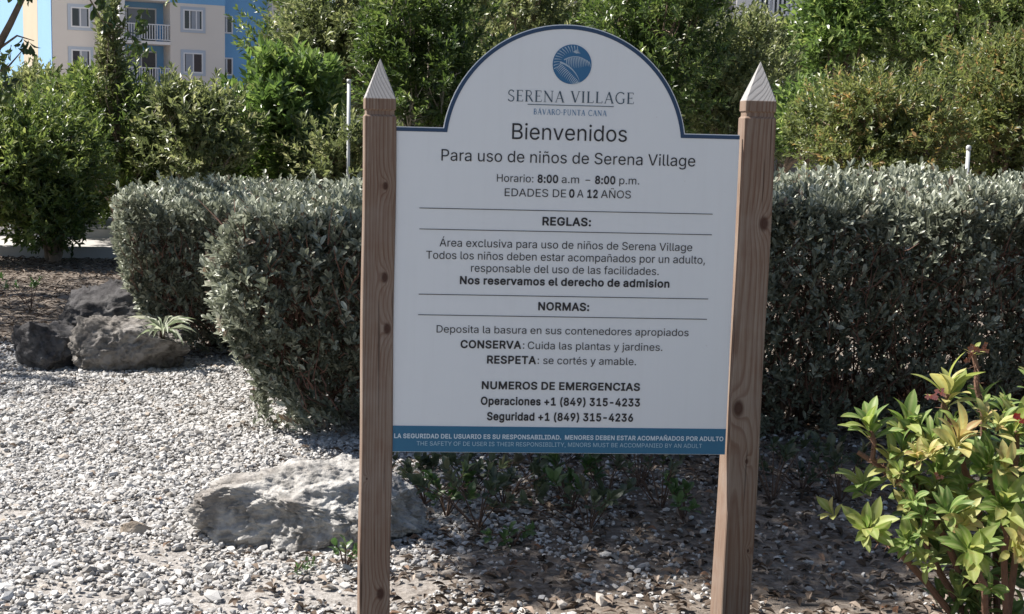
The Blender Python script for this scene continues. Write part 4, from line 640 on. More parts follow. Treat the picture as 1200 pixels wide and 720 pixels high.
# roman capitals drawn stroke by stroke for the emblem's name
TH, TN, SF = .115, .045, .035
def arcp(cx, cz, rx, rz, a0, a1, n=14): return [(cx+rx*math.cos(rad(a)), cz+rz*math.sin(rad(a))) for a in np.linspace(a0, a1, n)]
def stem_(x): return [([(x, 0), (x, 1)], TH), ([(x-.11, .012), (x+.11, .012)], SF), ([(x-.11, .988), (x+.11, .988)], SF)]
GL = {
 'S': (.56, [(arcp(.28, .74, .20, .25, 20, 180, 12)+[(.10, .62), (.24, .53), (.36, .46), (.48, .36)]+arcp(.27, .25, .22, .25, 20, -160, 12)[1:], .075), ([(.47, .83), (.47, .97)], SF), ([(.06, .03), (.06, .20)], SF)]),
 'E': (.60, stem_(.14)+[([(.14, .98), (.52, .98)], TN), ([(.14, .51), (.42, .51)], TN), ([(.14, .02), (.55, .02)], TN), ([(.52, .99), (.52, .83)], SF), ([(.55, .01), (.55, .19)], SF), ([(.42, .44), (.42, .58)], SF)]),
 'R': (.68, stem_(.14)+[([(.14, .98), (.32, .98)]+arcp(.32, .745, .20, .235, 90, -90)+[(.14, .51)], .06), ([(.34, .51), (.62, .01)], TH*.9), ([(.55, .012), (.70, .012)], SF)]),
 'N': (.84, [([(.14, 0), (.14, 1)], TN), ([(.12, .98), (.70, .02)], TH), ([(.70, 0), (.70, 1)], TN), ([(.03, .012), (.25, .012)], SF), ([(.03, .988), (.18, .988)], SF), ([(.59, .988), (.81, .988)], SF)]),
 'A': (.74, [([(.08, 0), (.37, 1)], TN), ([(.37, 1), (.66, 0)], TH), ([(.19, .34), (.55, .34)], TN), ([(0, .012), (.17, .012)], SF), ([(.55, .012), (.76, .012)], SF)]),
 'V': (.74, [([(.10, 1), (.38, 0)], TH), ([(.38, 0), (.66, 1)], TN), ([(0, .988), (.21, .988)], SF), ([(.57, .988), (.76, .988)], SF)]),
 'I': (.30, stem_(.14)),
 'L': (.58, stem_(.14)+[([(.14, .02), (.53, .02)], TN), ([(.53, .01), (.53, .20)], SF)]),
 'G': (.80, [(arcp(.44, .5, .36, .5, 50, 310, 24), .08), ([(.68, .80), (.68, .98)], SF), ([(.68, .10), (.68, .42)], TH*.8), ([(.56, .42), (.80, .42)], SF)]),
 'B': (.64, stem_(.14)+[([(.14, .98), (.30, .98)]+arcp(.30, .755, .18, .225, 90, -90)+[(.14, .53)], .06), ([(.14, .52), (.33, .52)]+arcp(.33, .27, .22, .25, 90, -90)+[(.14, .02)], .065)]),
 'O': (.84, [(arcp(.42, .5, .36, .49, 0, 360, 28), .08)]),
 'P': (.60, stem_(.14)+[([(.14, .98), (.32, .98)]+arcp(.32, .73, .21, .25, 90, -90)+[(.14, .48)], .06)]),
 'U': (.78, [([(.15, 1), (.15, .32)]+arcp(.38, .30, .23, .29, 180, 360)+[(.61, 1)], .075), ([(.04, .988), (.26, .988)], SF), ([(.52, .988), (.71, .988)], SF)]),
 'T': (.64, [([(.32, 0), (.32, 1)], TH), ([(.03, .98), (.61, .98)], TN), ([(.03, .99), (.03, .82)], SF), ([(.61, .99), (.61, .82)], SF), ([(.21, .012), (.43, .012)], SF)]),
 'C': (.76, [(arcp(.44, .5, .36, .5, 50, 310, 24), .08), ([(.68, .80), (.68, .98)], SF)]),
 '-': (.34, [([(.05, .42), (.28, .42)], .06)]), ' ': (.34, []),
 'Á': None}
GL['Á'] = (GL['A'][0], GL['A'][1]+[([(.36, 1.06), (.48, 1.24)], .06)])
def ribbon(pts, w):
    pts = np.array(pts, float); t_ = np.gradient(pts, axis=0); t_ /= np.linalg.norm(t_, axis=1, keepdims=True)+1e-9
    nn = np.stack([-t_[:, 1], t_[:, 0]], -1)*w/2; V = np.concatenate([pts+nn, pts-nn]); k = len(pts)
    return V, [(i, i+k, i+k+1, i+1) for i in range(k-1)]
def roman(s, l, r, cap, m, gap=.10, fat=1.0):
    b = MB(); x = 0; parts = []
    for ch in s:
        w, st = GL[ch]
        for pts, wd in st: V, F = ribbon(pts, wd*fat); parts.append((V+np.array([x, 0]), F))
        x += w+gap
    W = x-gap; a = board(*l); c = board(*r); kx = (c[0]-a[0])/W; kz = board(l[0], l[1]-cap)[1]-a[1]; z0 = (a[1]+c[1])/2
    for j, (V, F) in enumerate(parts): b.add([(a[0]+p[0]*kx, -.0014-.00001*j, z0+p[1]*kz) for p in V], F)
    b.build('lettering', m, boardo)
roman('SERENA', (594.8, 118.8), (661, 120.2), 13.2, M['logo_ink'])
roman('VILLAGE', (668.3, 120.4), (743, 122), 13.2, M['logo_ink'])
roman('BÁVARO-PUNTA CANA', (625.1, 134.6), (710.7, 136), 6.5, M['logo_blue'], fat=1.15)
# round emblem: blue disc crossed by pale palm fronds
ec = board(670.4, 75.7); er = board(693.2, 75.7)[0]-ec[0]
b = MB(); b.add([(ec[0]+er*math.cos(w), -.0012, ec[1]+er*math.sin(w)) for w in np.linspace(0, 2*math.pi, 48, endpoint=False)], [tuple(range(48))])
b.build('emblem', plain('emblem_blue', (0.022, 0.125, 0.27), 0.45), boardo)
b = MB(); rg = np.random.default_rng(5); nb = [0]
def blade(p0, p1, bend, w):
    p0, p1 = np.array(p0, float), np.array(p1, float); d = p1-p0; nrm = np.array([-d[1], d[0]])
    pts = [p0+d*s+nrm*bend*4*s*(1-s) for s in np.linspace(0, 1, 7)]; ws = [w*(1-s)**.7*.9+.004 for s in np.linspace(0, 1, 7)]
    pts = [p if np.linalg.norm(p) < .97 else p/np.linalg.norm(p)*.97 for p in pts]
    V = []; 
    for i, p in enumerate(pts):
        tt = pts[min(i+1, 6)]-pts[max(i-1, 0)]; q = np.array([-tt[1], tt[0]])/(np.linalg.norm(tt)+1e-9)*ws[i]/2; V += [p+q, p-q]
    nb[0] += 1
    b.add([(ec[0]+p[0]*er, -.0015-.000004*nb[0], ec[1]+p[1]*er) for p in V], [(2*i, 2*i+1, 2*i+3, 2*i+2) for i in range(6)])
for s in np.linspace(0, 1, 15):          # upper frond, rib arching to the right with hanging leaflets
    x, z = -.30+1.15*s, .26+.22*math.sin(math.pi*s*.8)-.22*s
    blade((x, z), (x+.10-.12*(1-s), z-.30-.25*math.sin(math.pi*min(1, s+.1))), .06, .05)
blade((-.42, .22), (.93, .05), .19, .055)
for s in np.linspace(0, 1, 15):          # lower frond, rib running down to the right, leaflets to the left
    x, z = -.55+.95*s, .02-.90*s; blade((x, z), (x-.26-.06*math.sin(7*s), z-.34), -.06, .05)
blade((-.62, .10), (.42, -.86), .12, .10)
for s in np.linspace(0, 1, 13):          # fringe along the upper left rim
    w = rad(75+120*s); blade((.95*math.cos(w), .95*math.sin(w)), (.58*math.cos(w-.12), .58*math.sin(w-.12)), .05, .045)
for s in np.linspace(0, 1, 7): blade((.05+.13*s, .62-.05*s), (.30+.12*s, .78-.22*s), .05, .035)
b.build('emblem_fronds', plain('frond_pale', (0.36, 0.45, 0.54), 0.5), boardo)
# screw heads holding the board
for (x, z) in ((XL+.02, ZS-.06), (XR-.02, ZS-.06), (XL+.02, ZB+.10), (XR-.02, ZB+.10)):
    pass

def post(x, w, rot0, rot1, m, lean=0.0, dz=0.0):
    """square post: base under the soil, groove below the pyramid point; rot0/rot1 twist at foot and head"""
    lv = []
    for z in np.linspace(-.12, 1.455, 26): lv.append((z, 1.0))
    lv += [(1.4645, 1.0), (1.470, .89), (1.480, .89), (1.4845, .975), (1.512, .975)]
    lv = [(z if z < 1.4 else z+dz, s) for z, s in lv]
    V = []; F = []; cch = .06
    prof = [(-1+cch, -1), (1-cch, -1), (1, -1+cch), (1, 1-cch), (1-cch, 1), (-1+cch, 1), (-1, 1-cch), (-1, -1+cch)]
    for z, s in lv:
        a = rot0+(rot1-rot0)*max(0, z)/1.51; c, si = math.cos(a), math.sin(a)
        wob = .0012*math.sin(z*9+x*7)
        for u, v_ in prof: V.append(((u*c-v_*si)*w/2*s+wob+lean*z, (u*si+v_*c)*w/2*s, z))
    n = 8
    for i in range(len(lv)-1):
        for k in range(n): F.append((i*n+k, i*n+(k+1) % n, (i+1)*n+(k+1) % n, (i+1)*n+k))
    V.append((lean*1.6, 0, 1.622+dz)); tip = len(V)-1; i = len(lv)-1
    for k in range(n): F.append((i*n+k, i*n+(k+1) % n, tip))
    me = bpy.data.meshes.new('post'); me.from_pydata(V, [], F); me.update()
    o = link('post', me, m, sign, (x, w/2-.010, 0)); return o
def kn(px, py, X0): q = board(px, py); return (q[0]-X0, q[1])
PXL, PXR = XL-.0435, XR+.0445
kl = [(*kn(px, py, PXL), r) for px, py, r in ((452, 218, .0075), (451, 325, .010), (454, 385, .011), (446, 695, .012), (430, 560, .003))]
kr_ = [(*kn(px, py, PXR), r) for px, py, r in ((894, 262, .014), (864, 478, .017), (876, 645, .004), (874, 540, .005))]
post(PXL, .087, rad(6), rad(5), wood('wood_weathered', [(a, -.043, c, r) for a, c, r in kl], (.05, .05), 1.0, .013), dz=.013)
post(PXR, .089, rad(10), rad(-3), wood('wood_grained', [(a, -.043, c, r) for a, c, r in kr_], (-.03, .055), 5.3, .034), lean=.008, dz=.034)

# ------------------------------------------------------------------ hedges of silver buttonwood
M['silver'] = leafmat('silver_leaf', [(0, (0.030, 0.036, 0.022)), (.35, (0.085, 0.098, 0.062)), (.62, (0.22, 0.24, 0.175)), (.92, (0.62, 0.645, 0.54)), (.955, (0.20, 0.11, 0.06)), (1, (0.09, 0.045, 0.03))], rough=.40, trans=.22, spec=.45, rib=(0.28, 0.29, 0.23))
def hedge(name, label, x0, x1, y0, y1, h, dens, leafL, seed, overhang=.22, per=9, rag=.10, dip=0.0):
    global rng
    rng = np.random.default_rng(seed)
    root = tag(empty(name, ((x0+x1)/2, (y0+y1)/2, 0)), label, 'hedge', 'silver leaved hedges behind the sign')
    c = np.array([(x0+x1)/2, (y0+y1)/2, 0])
    R = .14
    # points on the faces of the block: front, left, right, top
    T, Nn = [], []
    def face(n, fn, nr):
        n = int(n*(1.2 if nr[2] else .66)); u = rng.uniform(0, 1, n); v = rng.uniform(0, 1, n); T.append(fn(u, v)); Nn.append(np.tile(np.array(nr, float), (n, 1)))
    A = lambda a, b_: int(dens*abs(a*b_))
    Z = np.zeros
    face(A(x1-x0, h), lambda u, v: np.stack([x0+u*(x1-x0), Z(len(u))+y0, .05+v*(h-.05)], -1), (0, -1, 0))
    face(int(A(y1-y0, h)), lambda u, v: np.stack([Z(len(u))+x0, y0+u*(y1-y0), .05+v*(h-.05)], -1), (-1, 0, 0))
    face(A(y1-y0, h)//2, lambda u, v: np.stack([Z(len(u))+x1, y0+u*(y1-y0), .05+v*(h-.05)], -1), (1, 0, 0))
    face(A(x1-x0, h), lambda u, v: np.stack([x0+u*(x1-x0), Z(len(u))+y1, .05+v*(h-.05)], -1), (0, 1, 0))
    face(int(A(x1-x0, y1-y0)*.85), lambda u, v: np.stack([x0+u*(x1-x0), y0+v*(y1-y0), Z(len(u))+h], -1), (0, 0, 1))
    T = np.concatenate(T); Nn = np.concatenate(Nn)
    # round the edges, pinch the foot, push in and out with noise
    q = np.clip(T, [x0+R, y0+R, -1], [x1-R, y1-R, h-R]); d = T-q; dl = np.linalg.norm(d, axis=1, keepdims=True)
    T = np.where(dl > 1e-6, q+d/(dl+1e-9)*np.minimum(dl, R), T); Nn = np.where(dl > .02, norm(norm(d)+.4*Nn), Nn)
    pin = np.clip(1-T[:, 2]/(h*.62), 0, 1)**1.3
    side = norm(np.where(np.abs(Nn[:, 2:3]) > .9, 0, 1)*Nn*np.array([1, 1, 0])+1e-9)
    T -= side*(overhang*pin)[:, None]
    nz = np.array([mnoise.noise((p[0]*2.1+seed, p[1]*2.1, p[2]*2.6))+.6*mnoise.noise((p[0]*6+seed, p[1]*6, p[2]*6)) for p in T])
    T += Nn*(rag*nz)[:, None]
    depth = rng.exponential(1.0, len(T))*np.where(Nn[:, 2] > .6, .04, .085); T -= Nn*depth[:, None]
    low = T[:, 2]/(h*.38); keep = rng.uniform(0, 1, len(T)) < np.clip(.34+low*low, .0, 1)
    T, Nn, nz = T[keep], Nn[keep], nz[keep]
    T[:, 2] *= 1-dip*np.clip((.7-T[:, 0])/2, 0, 1)
    # a few long shoots on top
    sh = (Nn[:, 2] > .7) & (rng.uniform(0, 1, len(T)) < .06); T[sh, 2] += rng.uniform(.02, .08, sh.sum())
    D = Nn + np.array([0, 0, .75]) + rng.normal(0, .38, T.shape)
    bias = np.clip(.40+.32*np.clip(Nn[:, 2], 0, 1)+.22*np.clip(-Nn[:, 0], 0, 1)+.27*rng.normal(0, 1, len(T)), 0, .93); dead = rng.uniform(0, 1, len(T)) < .05; bias[dead] = 1.3  # sunlight painted in: top and left leaves tinted paler than the front
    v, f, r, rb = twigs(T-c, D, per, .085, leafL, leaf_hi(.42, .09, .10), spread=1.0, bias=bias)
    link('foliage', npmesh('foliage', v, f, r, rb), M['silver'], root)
    # the woody inside: stems from the ground fanning up into the leaves
    ns = max(8, int((x1-x0)*5.5))
    for k_ in range(ns):
        bx = x0+.25+(x1-x0-.5)*(k_+.5)/ns + rng.normal(0, .06); by = y0+overhang+.08+rng.uniform(0, .45)
        b = MB()
        for j in range(6):
            e = np.array([bx+rng.normal(0, .22), by+rng.normal(-.08, .22), h*rng.uniform(.5, .86)]); p0 = np.array([bx+rng.normal(0, .02), by+rng.normal(0, .02), -.02])
            md = p0*.55+e*.45+np.array([rng.normal(0, .05), rng.normal(0, .05), 0]); r0 = rng.uniform(.006, .014)
            b.tube([p0-c, p0*.8+md*.2-c+rng.normal(0, .012, 3), md-c, e-c], [r0, r0*.85, r0*.6, r0*.25], 6)
            for q_ in range(3):
                s0 = md+(e-md)*rng.uniform(0, .7); s1 = s0+np.array([rng.normal(0, .16), rng.normal(-.1, .14), rng.uniform(.03, .22)])
                b.tube([s0-c, (s0+s1)/2-c+rng.normal(0, .015, 3), s1-c], [r0*.4, r0*.3, r0*.15], 5)
        b.build('stem', M['stem'], root)
    nt = int(dens*.55*((x1-x0)+(y1-y0))*h); b = MB()
    for k_ in range(nt):
        if rng.uniform() < (x1-x0)/((x1-x0)+(y1-y0)): p0 = np.array([rng.uniform(x0+.1, x1), y0+rng.uniform(.03, .30), rng.uniform(.15, h-.25)]); out = np.array([0, -1, 0])
        else: p0 = np.array([x0+rng.uniform(.03, .30), rng.uniform(y0+.1, y1), rng.uniform(.15, h-.25)]); out = np.array([-1, 0, 0])
        p0 = p0-out*overhang*max(0, 1-p0[2]/(h*.62))**1.3; e = p0+(out*rng.uniform(.0, .6)+np.array([rng.normal(0, .35), rng.normal(0, .35), rng.uniform(.3, 1)]))*rng.uniform(.08, .2)
        b.tube([p0-c, (p0+e)/2+rng.normal(0, .008, 3)-c, e-c], [.0032, .0025, .0014], 3)
    b.build('twigs', M['twig'], root)
    # shaded leaves of the interior
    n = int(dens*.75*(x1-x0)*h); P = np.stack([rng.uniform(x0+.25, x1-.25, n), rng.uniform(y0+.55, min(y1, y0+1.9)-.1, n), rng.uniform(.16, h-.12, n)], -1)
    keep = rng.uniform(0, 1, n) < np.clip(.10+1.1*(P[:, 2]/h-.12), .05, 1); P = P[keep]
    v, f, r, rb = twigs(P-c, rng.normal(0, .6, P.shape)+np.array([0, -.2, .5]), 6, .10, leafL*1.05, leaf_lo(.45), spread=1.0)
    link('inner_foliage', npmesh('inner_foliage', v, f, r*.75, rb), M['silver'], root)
    return root
hl = at(262, 300, 6.25)[0]
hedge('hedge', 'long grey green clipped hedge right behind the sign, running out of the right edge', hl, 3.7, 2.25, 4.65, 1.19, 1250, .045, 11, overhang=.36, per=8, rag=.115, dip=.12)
hl2 = at(141, 300, 8.5)[0]
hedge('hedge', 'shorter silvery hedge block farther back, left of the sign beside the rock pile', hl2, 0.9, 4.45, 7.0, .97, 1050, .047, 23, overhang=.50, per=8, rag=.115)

# ------------------------------------------------------------------ background planting
def leafset(name, a, b_, c, d, **kw):
    kw.setdefault('trans', .40); kw.setdefault('spec', .6); return leafmat(name, [(0, a), (.4, b_), (.75, c), (1, d)], **kw)
L_dark = leafset('leaf_dark', (0.022, 0.037, 0.012), (0.055, 0.088, 0.024), (0.128, 0.177, 0.051), (0.293, 0.329, 0.134), rough=.36)
L_mid = leafset('leaf_mid', (0.029, 0.049, 0.016), (0.085, 0.124, 0.037), (0.177, 0.220, 0.067), (0.354, 0.366, 0.146), rough=.36)
L_olive = leafset('leaf_olive', (0.039, 0.051, 0.023), (0.116, 0.140, 0.059), (0.226, 0.250, 0.107), (0.464, 0.451, 0.256), rough=.40)
L_bright = leafset('leaf_bright', (0.037, 0.063, 0.020), (0.098, 0.156, 0.044), (0.189, 0.259, 0.079), (0.378, 0.415, 0.159), rough=.34)
L_red = leafset('leaf_rusty', (0.037, 0.051, 0.020), (0.116, 0.146, 0.049), (0.220, 0.244, 0.088), (0.403, 0.232, 0.110), rough=.42)
def plant(name, cat, label, box, D, m, bark, seed, ntw=420, per=9, leafL=.10, lumps=9, group=None, droop=.2, thick=.06, depth=None, basex=None, wide=.42, fill=1.0, trunks=3):
    """shrub or tree whose crown fills the given pixel box at distance D, as lumps of twigs on limbs"""
    global rng
    rng = np.random.default_rng(seed)
    x0, x1, y0, y1 = box; a = at(x0, y1, D); b_ = at(x1, y0, D)
    W = abs(b_[0]-a[0])/2; H = abs(b_[2]-a[2])/2; C = (a+b_)/2; Dp = depth or min(W, 1.6)
    bx = C[0] if basex is None else at(basex, 300, D)[0]
    base = np.array([bx, C[1], 0.0])
    root = tag(empty(name, base), label, cat, group); ntw = int(ntw*DENS); lumps = int(lumps*1.5)
    cen = []; k = 0
    while len(cen) < lumps and k < 400:
        k += 1; p = rng.uniform(-1, 1, 3)
        if np.linalg.norm(p*np.array([1, 1, .95])) > 1.12: continue
        q = C+p*np.array([W*.80, Dp*.7, H*.80])
        if q[2] > .25: cen.append(q)
    cen = np.array(cen); rads = np.stack([W*rng.uniform(.26, .44, len(cen)), Dp*rng.uniform(.30, .5, len(cen)), H*rng.uniform(.24, .42, len(cen))], -1)*fill
    area = rads[:, 0]*rads[:, 2]; cnt = np.maximum(8, (ntw*area/area.sum()).astype(int))
    T, Dr, bi = [], [], []
    for c_, r_, n_ in zip(cen, rads, cnt):
        u = norm(rng.normal(0, 1, (n_, 3))); u[:, 2] = np.where(u[:, 2] < -.55, -u[:, 2], u[:, 2])
        rr = rng.uniform(.25, 1, n_)**.45; T.append(c_+u*r_*rr[:, None]); Dr.append(u*.9+np.array([0, 0, .45])+rng.normal(0, .35, (n_, 3))); bi.append(np.clip(rng.uniform(0, 1)*.45+rng.uniform(0, .7, n_), 0, 1))
    ne = int(ntw*.62); u = norm(rng.normal(0, 1, (ne, 3)))*(rng.uniform(.05, 1.12, ne)**.5)[:, None]
    T.append(C+u*np.array([W, Dp, H])*1.12); Dr.append(u+np.array([0, 0, .6])+rng.normal(0, .35, (ne, 3))); bi.append(rng.uniform(0, 1, ne))
    T = np.concatenate(T); Dr = np.concatenate(Dr); bi = np.concatenate(bi); ok = T[:, 2] > .12; T, Dr, bi = T[ok], Dr[ok], bi[ok]
    v, f, r, rb = twigs(T-base, Dr, per, leafL*1.9, leafL, leaf_lo(wide, .12), spread=1.0, up=-droop, bias=bi)
    link('crown', npmesh('crown', v, f, r, rb), m, root)
    b = MB(); z0 = max(.12, (C[2]-H)*.8)
    fk = [np.array([rng.normal(0, .08), rng.normal(0, .08), z0*rng.uniform(.7, 1.1)]) for _ in range(trunks)]
    for p in fk: b.tube([np.array([p[0]*.2, p[1]*.2, -.05]), p*.5+rng.normal(0, .02, 3), p], [thick, thick*.85, thick*.7], 8)
    for i_, c_ in enumerate(cen):
        p = fk[i_ % trunks]; e = c_-base; md = p*.5+e*.5+rng.normal(0, .10, 3)*min(1, H)
        b.tube([p, p*.75+md*.25+np.array([0, 0, .05]), md, e], [thick*.65, thick*.5, thick*.36, thick*.15], 6)
        for _ in range(5):
            s = md+(e-md)*rng.uniform(.2, 1); g_ = e+norm(rng.normal(0, 1, 3))*rads[i_]*.85; b.tube([s, (s+g_)/2+rng.normal(0, .05, 3), g_], [thick*.2, thick*.14, thick*.05], 5)
    b.build('trunk', bark, root, smooth=True)
    return root
DENS = 2.3
G1 = 'shrubs behind the gravel on the left'; G2 = 'trees behind the sign'; G3 = 'shrubs beyond the right hedge'
BK, PB = M['bark'], M['pale_bark']
plant('shrub', 'shrub', 'dense dark shrub at the left edge reaching down to the path', (-90, 122, 105, 264), 14.2, L_mid, BK, 31, 900, 9, .085, 14, G1, depth=1.0, basex=62, fill=1.15)
plant('shrub', 'shrub', 'bushy green shrub under the beige apartment wall, left of the pale branched one', (40, 235, 82, 225), 16.2, L_mid, BK, 32, 620, 9, .095, 11, G1, depth=1.1, fill=1.1)
plant('shrub', 'shrub', 'open shrub with bare pale forking branches below the balcony', (155, 300, 88, 210), 15.2, L_olive, PB, 33, 260, 8, .095, 8, G1, depth=.8, thick=.035)
plant('shrub', 'shrub', 'tall leafy shrub with big bright leaves right of the blue wall', (265, 405, 62, 215), 16.6, L_bright, BK, 34, 420, 8, .15, 10, G1, depth=1.0)
plant('shrub', 'shrub', 'slim upright shoot of small yellowish leaves in front of the apartment windows', (112, 148, -25, 130), 15.6, L_olive, BK, 35, 85, 8, .085, 9, G1, depth=.3, thick=.02, fill=1.0, trunks=1)
plant('tree', 'tree', 'loose olive tree between the blue wall and the left sign post', (318, 480, -70, 150), 20.5, L_olive, BK, 36, 640, 9, .11, 13, G2, depth=1.6)
plant('tree', 'tree', 'open tree with thin trunks just right of the left post tip', (420, 590, -70, 190), 18.5, L_dark, PB, 37, 620, 9, .105, 14, G2, depth=1.5)
plant('tree', 'tree', 'tree over the left half of the arch with reddish wall behind', (530, 720, -90, 130), 23.5, L_olive, BK, 38, 620, 9, .115, 13, G2, depth=2)
plant('tree', 'tree', 'dark green tree right of the arch behind the emblem', (670, 850, -80, 190), 18.8, L_dark, BK, 39, 780, 9, .10, 14, G2, depth=1.6)
plant('tree', 'tree', 'pale loose tree left of the right post tip', (790, 935, 12, 200), 20.0, L_olive, BK, 40, 600, 9, .105, 12, G2, depth=1.4)
plant('tree', 'tree', 'deep green large leaved tree under the white balcony railing', (925, 1030, -60, 95), 22.5, L_bright, BK, 41, 330, 8, .17, 9, G2, depth=1.2)
plant('tree', 'tree', 'tall green tree filling the upper right corner', (1010, 1260, -90, 105), 21.5, L_mid, BK, 42, 820, 9, .115, 14, G2, depth=2)
plant('shrub', 'shrub', 'small bright green shrub right beside the right post head', (895, 990, 92, 175), 17.0, L_bright, BK, 43, 190, 8, .12, 6, G3, depth=.8)
plant('shrub', 'shrub', 'rusty tipped shrub sloping down behind the hedge, right of the post', (930, 1120, 78, 240), 14.2, L_red, BK, 44, 820, 9, .07, 13, G3, depth=1.0, fill=1.1)
plant('shrub', 'shrub', 'broad green shrub with rusty leaves at the right edge behind the hedge', (1070, 1290, 40, 240), 14.6, L_red, BK, 45, 950, 9, .075, 15, G3, depth=1.1, fill=1.1)
plant('shrub', 'shrub', 'low shrub behind the hedge left of the left post', (330, 470, 130, 225), 15.6, L_olive, BK, 46, 260, 9, .085, 7, G1, depth=.8)
plant('shrub', 'shrub', 'dark shrub filling the gap behind the hedge between the two posts', (540, 760, 110, 225), 16.5, L_mid, BK, 47, 420, 9, .09, 10, G3, depth=.9)

plant('tree', 'tree', 'dense dark tree farther back, left of the arch', (290, 640, -80, 215), 27.0, L_dark, BK, 51, 900, 9, .13, 18, G2, depth=1.8)
plant('tree', 'tree', 'dense olive tree farther back, between the arch and the right post', (600, 885, -80, 215), 26.0, L_olive, BK, 52, 900, 9, .13, 18, G2, depth=1.8)
plant('tree', 'tree', 'olive tree farther back, just under the balcony railing', (850, 985, 28, 150), 25.0, L_olive, BK, 53, 330, 9, .12, 9, G2, depth=1.4)
plant('tree', 'tree', 'dark tree farther back behind the rusty shrubs at the right', (1000, 1290, -80, 200), 26.0, L_dark, BK, 54, 900, 9, .13, 18, G2, depth=1.8)
plant('shrub', 'shrub', 'dark green shrub in front of the grey wall at the far left', (-120, 330, 105, 230), 19.5, L_mid, BK, 55, 900, 9, .10, 18, G1, depth=1.2)
plant('shrub', 'shrub', 'yellowish green shrub filling the left edge above the dark shrub', (-60, 120, 80, 200), 17.6, L_olive, BK, 58, 420, 9, .09, 10, G1, depth=.9)
plant('shrub', 'shrub', 'light green shrub between the pale branched shrub and the bright leaved one', (205, 345, 100, 215), 17.9, L_mid, BK, 59, 420, 9, .095, 9, G1, depth=.9)
plant('shrub', 'shrub', 'dark filler shrub in the gap between the left edge shrub and the hedge end', (88, 225, 165, 262), 16.8, L_dark, BK, 57, 330, 9, .085, 9, G1, depth=.8)
plant('shrub', 'shrub', 'low dark shrub with leaves reaching the ground beside the white garden lamp', (15, 105, 195, 290), 14.0, L_dark, BK, 56, 420, 9, .075, 12, G1, depth=.7)

# ------------------------------------------------------------------ buildings
M['beige'] = plain('beige_render', (0.71, 0.665, 0.615), 0.9, var=0.11, vs=.35)
M['beige_sunlit'] = plain('beige_sunlit_render', (0.42, 0.36, 0.27), 0.9, var=0.10, vs=.5)  # beige darkened for the sunlit side wall so the sun doesn't bleach it
M['blue_wall'] = plain('blue_render', (0.19, 0.41, 0.68), 0.9, var=0.08, vs=.6)
M['pale_blue'] = plain('pale_blue_render', (0.20, 0.36, 0.56), 0.9, var=0.06, vs=.6)
M['white_wall'] = plain('white_render', (0.80, 0.78, 0.76), 0.9, var=0.05, vs=.8)
M['grey_wall'] = plain('grey_render', (0.30, 0.28, 0.29), 0.9, var=0.12, vs=1.2)
M['pink_wall'] = plain('pink_render', (0.42, 0.27, 0.22), 0.9, var=0.12, vs=1.0)
M['glass'] = plain('dark_glass', (0.03, 0.035, 0.045), 0.12, spec=.6)
M['curtain'] = plain('curtain', (0.30, 0.33, 0.38), 0.8, var=.1, vs=3)
M['rail'] = plain('rail_white', (0.70, 0.71, 0.73), 0.5)
D0 = 90.0
p0 = at(63, 142, D0)
apt = tag(empty('apartment_building', (p0[0], p0[1], 0), rad(24)), 'beige and blue apartment block with balconies and white windows at the upper left', 'building')
KX = 1/17.5
def bz(px, py, dd=0.0): return at(px, py, D0+dd)[2]
def ux(px): return (px-63)*KX
HT = 24.0
def wall(parent, m, a, c, name='wall'): b = MB(); b.box(a, c); return b.build(name, m, parent)
wall(apt, M['beige'], (0, 0, 0), (ux(150), 14, HT))
for i_, (w0, w1, mm) in enumerate(((.02, 5.2, 'pale_blue'), (5.2, 11.5, 'beige_sunlit'), (11.5, 24, 'pale_blue'))): wall(apt, M[mm], (-.06 if mm == 'beige_sunlit' else -.05, w0, 0), (0.0 if w1 < 14.1 else ux(150), w1, HT) if w1 < 14.1 else (-.001, w1, HT))
BY = -4.6                                     # front of the projecting bay
fl = [bz(180, 46.5, -4), bz(180, 98.5, -4)]; FH = fl[0]-fl[1]
ub = lambda px: ux(px)-1.75
u0, u1, u2 = ub(150), ub(205), ub(266)
wall(apt, M['white_wall'], (u0, BY, 0), (u0+.35, 0, HT))
wall(apt, M['blue_wall'], (u0+.35, BY+1.8, 0), (u1, BY+2.0, HT))
wall(apt, M['beige'], (u1, BY, 0), (u2, 6, bz(240, 2, -3)))
wall(apt, M['blue_wall'], (u1, BY-.02, bz(240, 2, -3)), (u2+.02, 6, HT))
wall(apt, M['blue_wall'], (u2, BY+1.2, 0), (ub(322), 6, HT))
wall(apt, M['beige'], (ub(322), BY+.3, 0), (ub(376), 6, HT))
def window(par, x0, x1, z0, z1, y, n=2, trim=.22, curt=0):
    b = MB(); w = .09
    b.box((x0, y-.07, z0), (x0+w, y, z1)); b.box((x1-w, y-.07, z0), (x1, y, z1)); b.box((x0+w, y-.07, z1-w), (x1-w, y, z1)); b.box((x0+w, y-.07, z0), (x1-w, y, z0+w))
    for k_ in range(1, n): xm = x0+(x1-x0)*k_/n; b.box((xm-w*.4, y-.065, z0+w), (xm+w*.4, y, z1-w))
    o = b.build('window', M['rail'], par)
    b = MB(); b.box((x0+w, y-.03, z0+w), (x1-w, y-.012, z1-w)); b.build('pane', M['glass'], o)
    if curt:
        b = MB(); xa = x0+w+(x1-x0)*(.35 if curt == 1 else .05); b.box((xa, y-.04, z0+w), (xa+(x1-x0)*.42, y-.031, z1-w)); b.build('curtain', M['curtain'], o)
    if trim:
        b = MB()
        for a_, c_ in (((x0-trim, z1), (x1+trim, z1+trim)), ((x0-trim, z0-trim), (x1+trim, z0)), ((x0-trim, z0), (x0, z1)), ((x1, z0), (x1+trim, z1))): b.box((a_[0], y-.045, a_[1]), (c_[0], y-.004, c_[1]))
        b.build('surround', plain('surround', (0.46, 0.52, 0.60), .9), o)
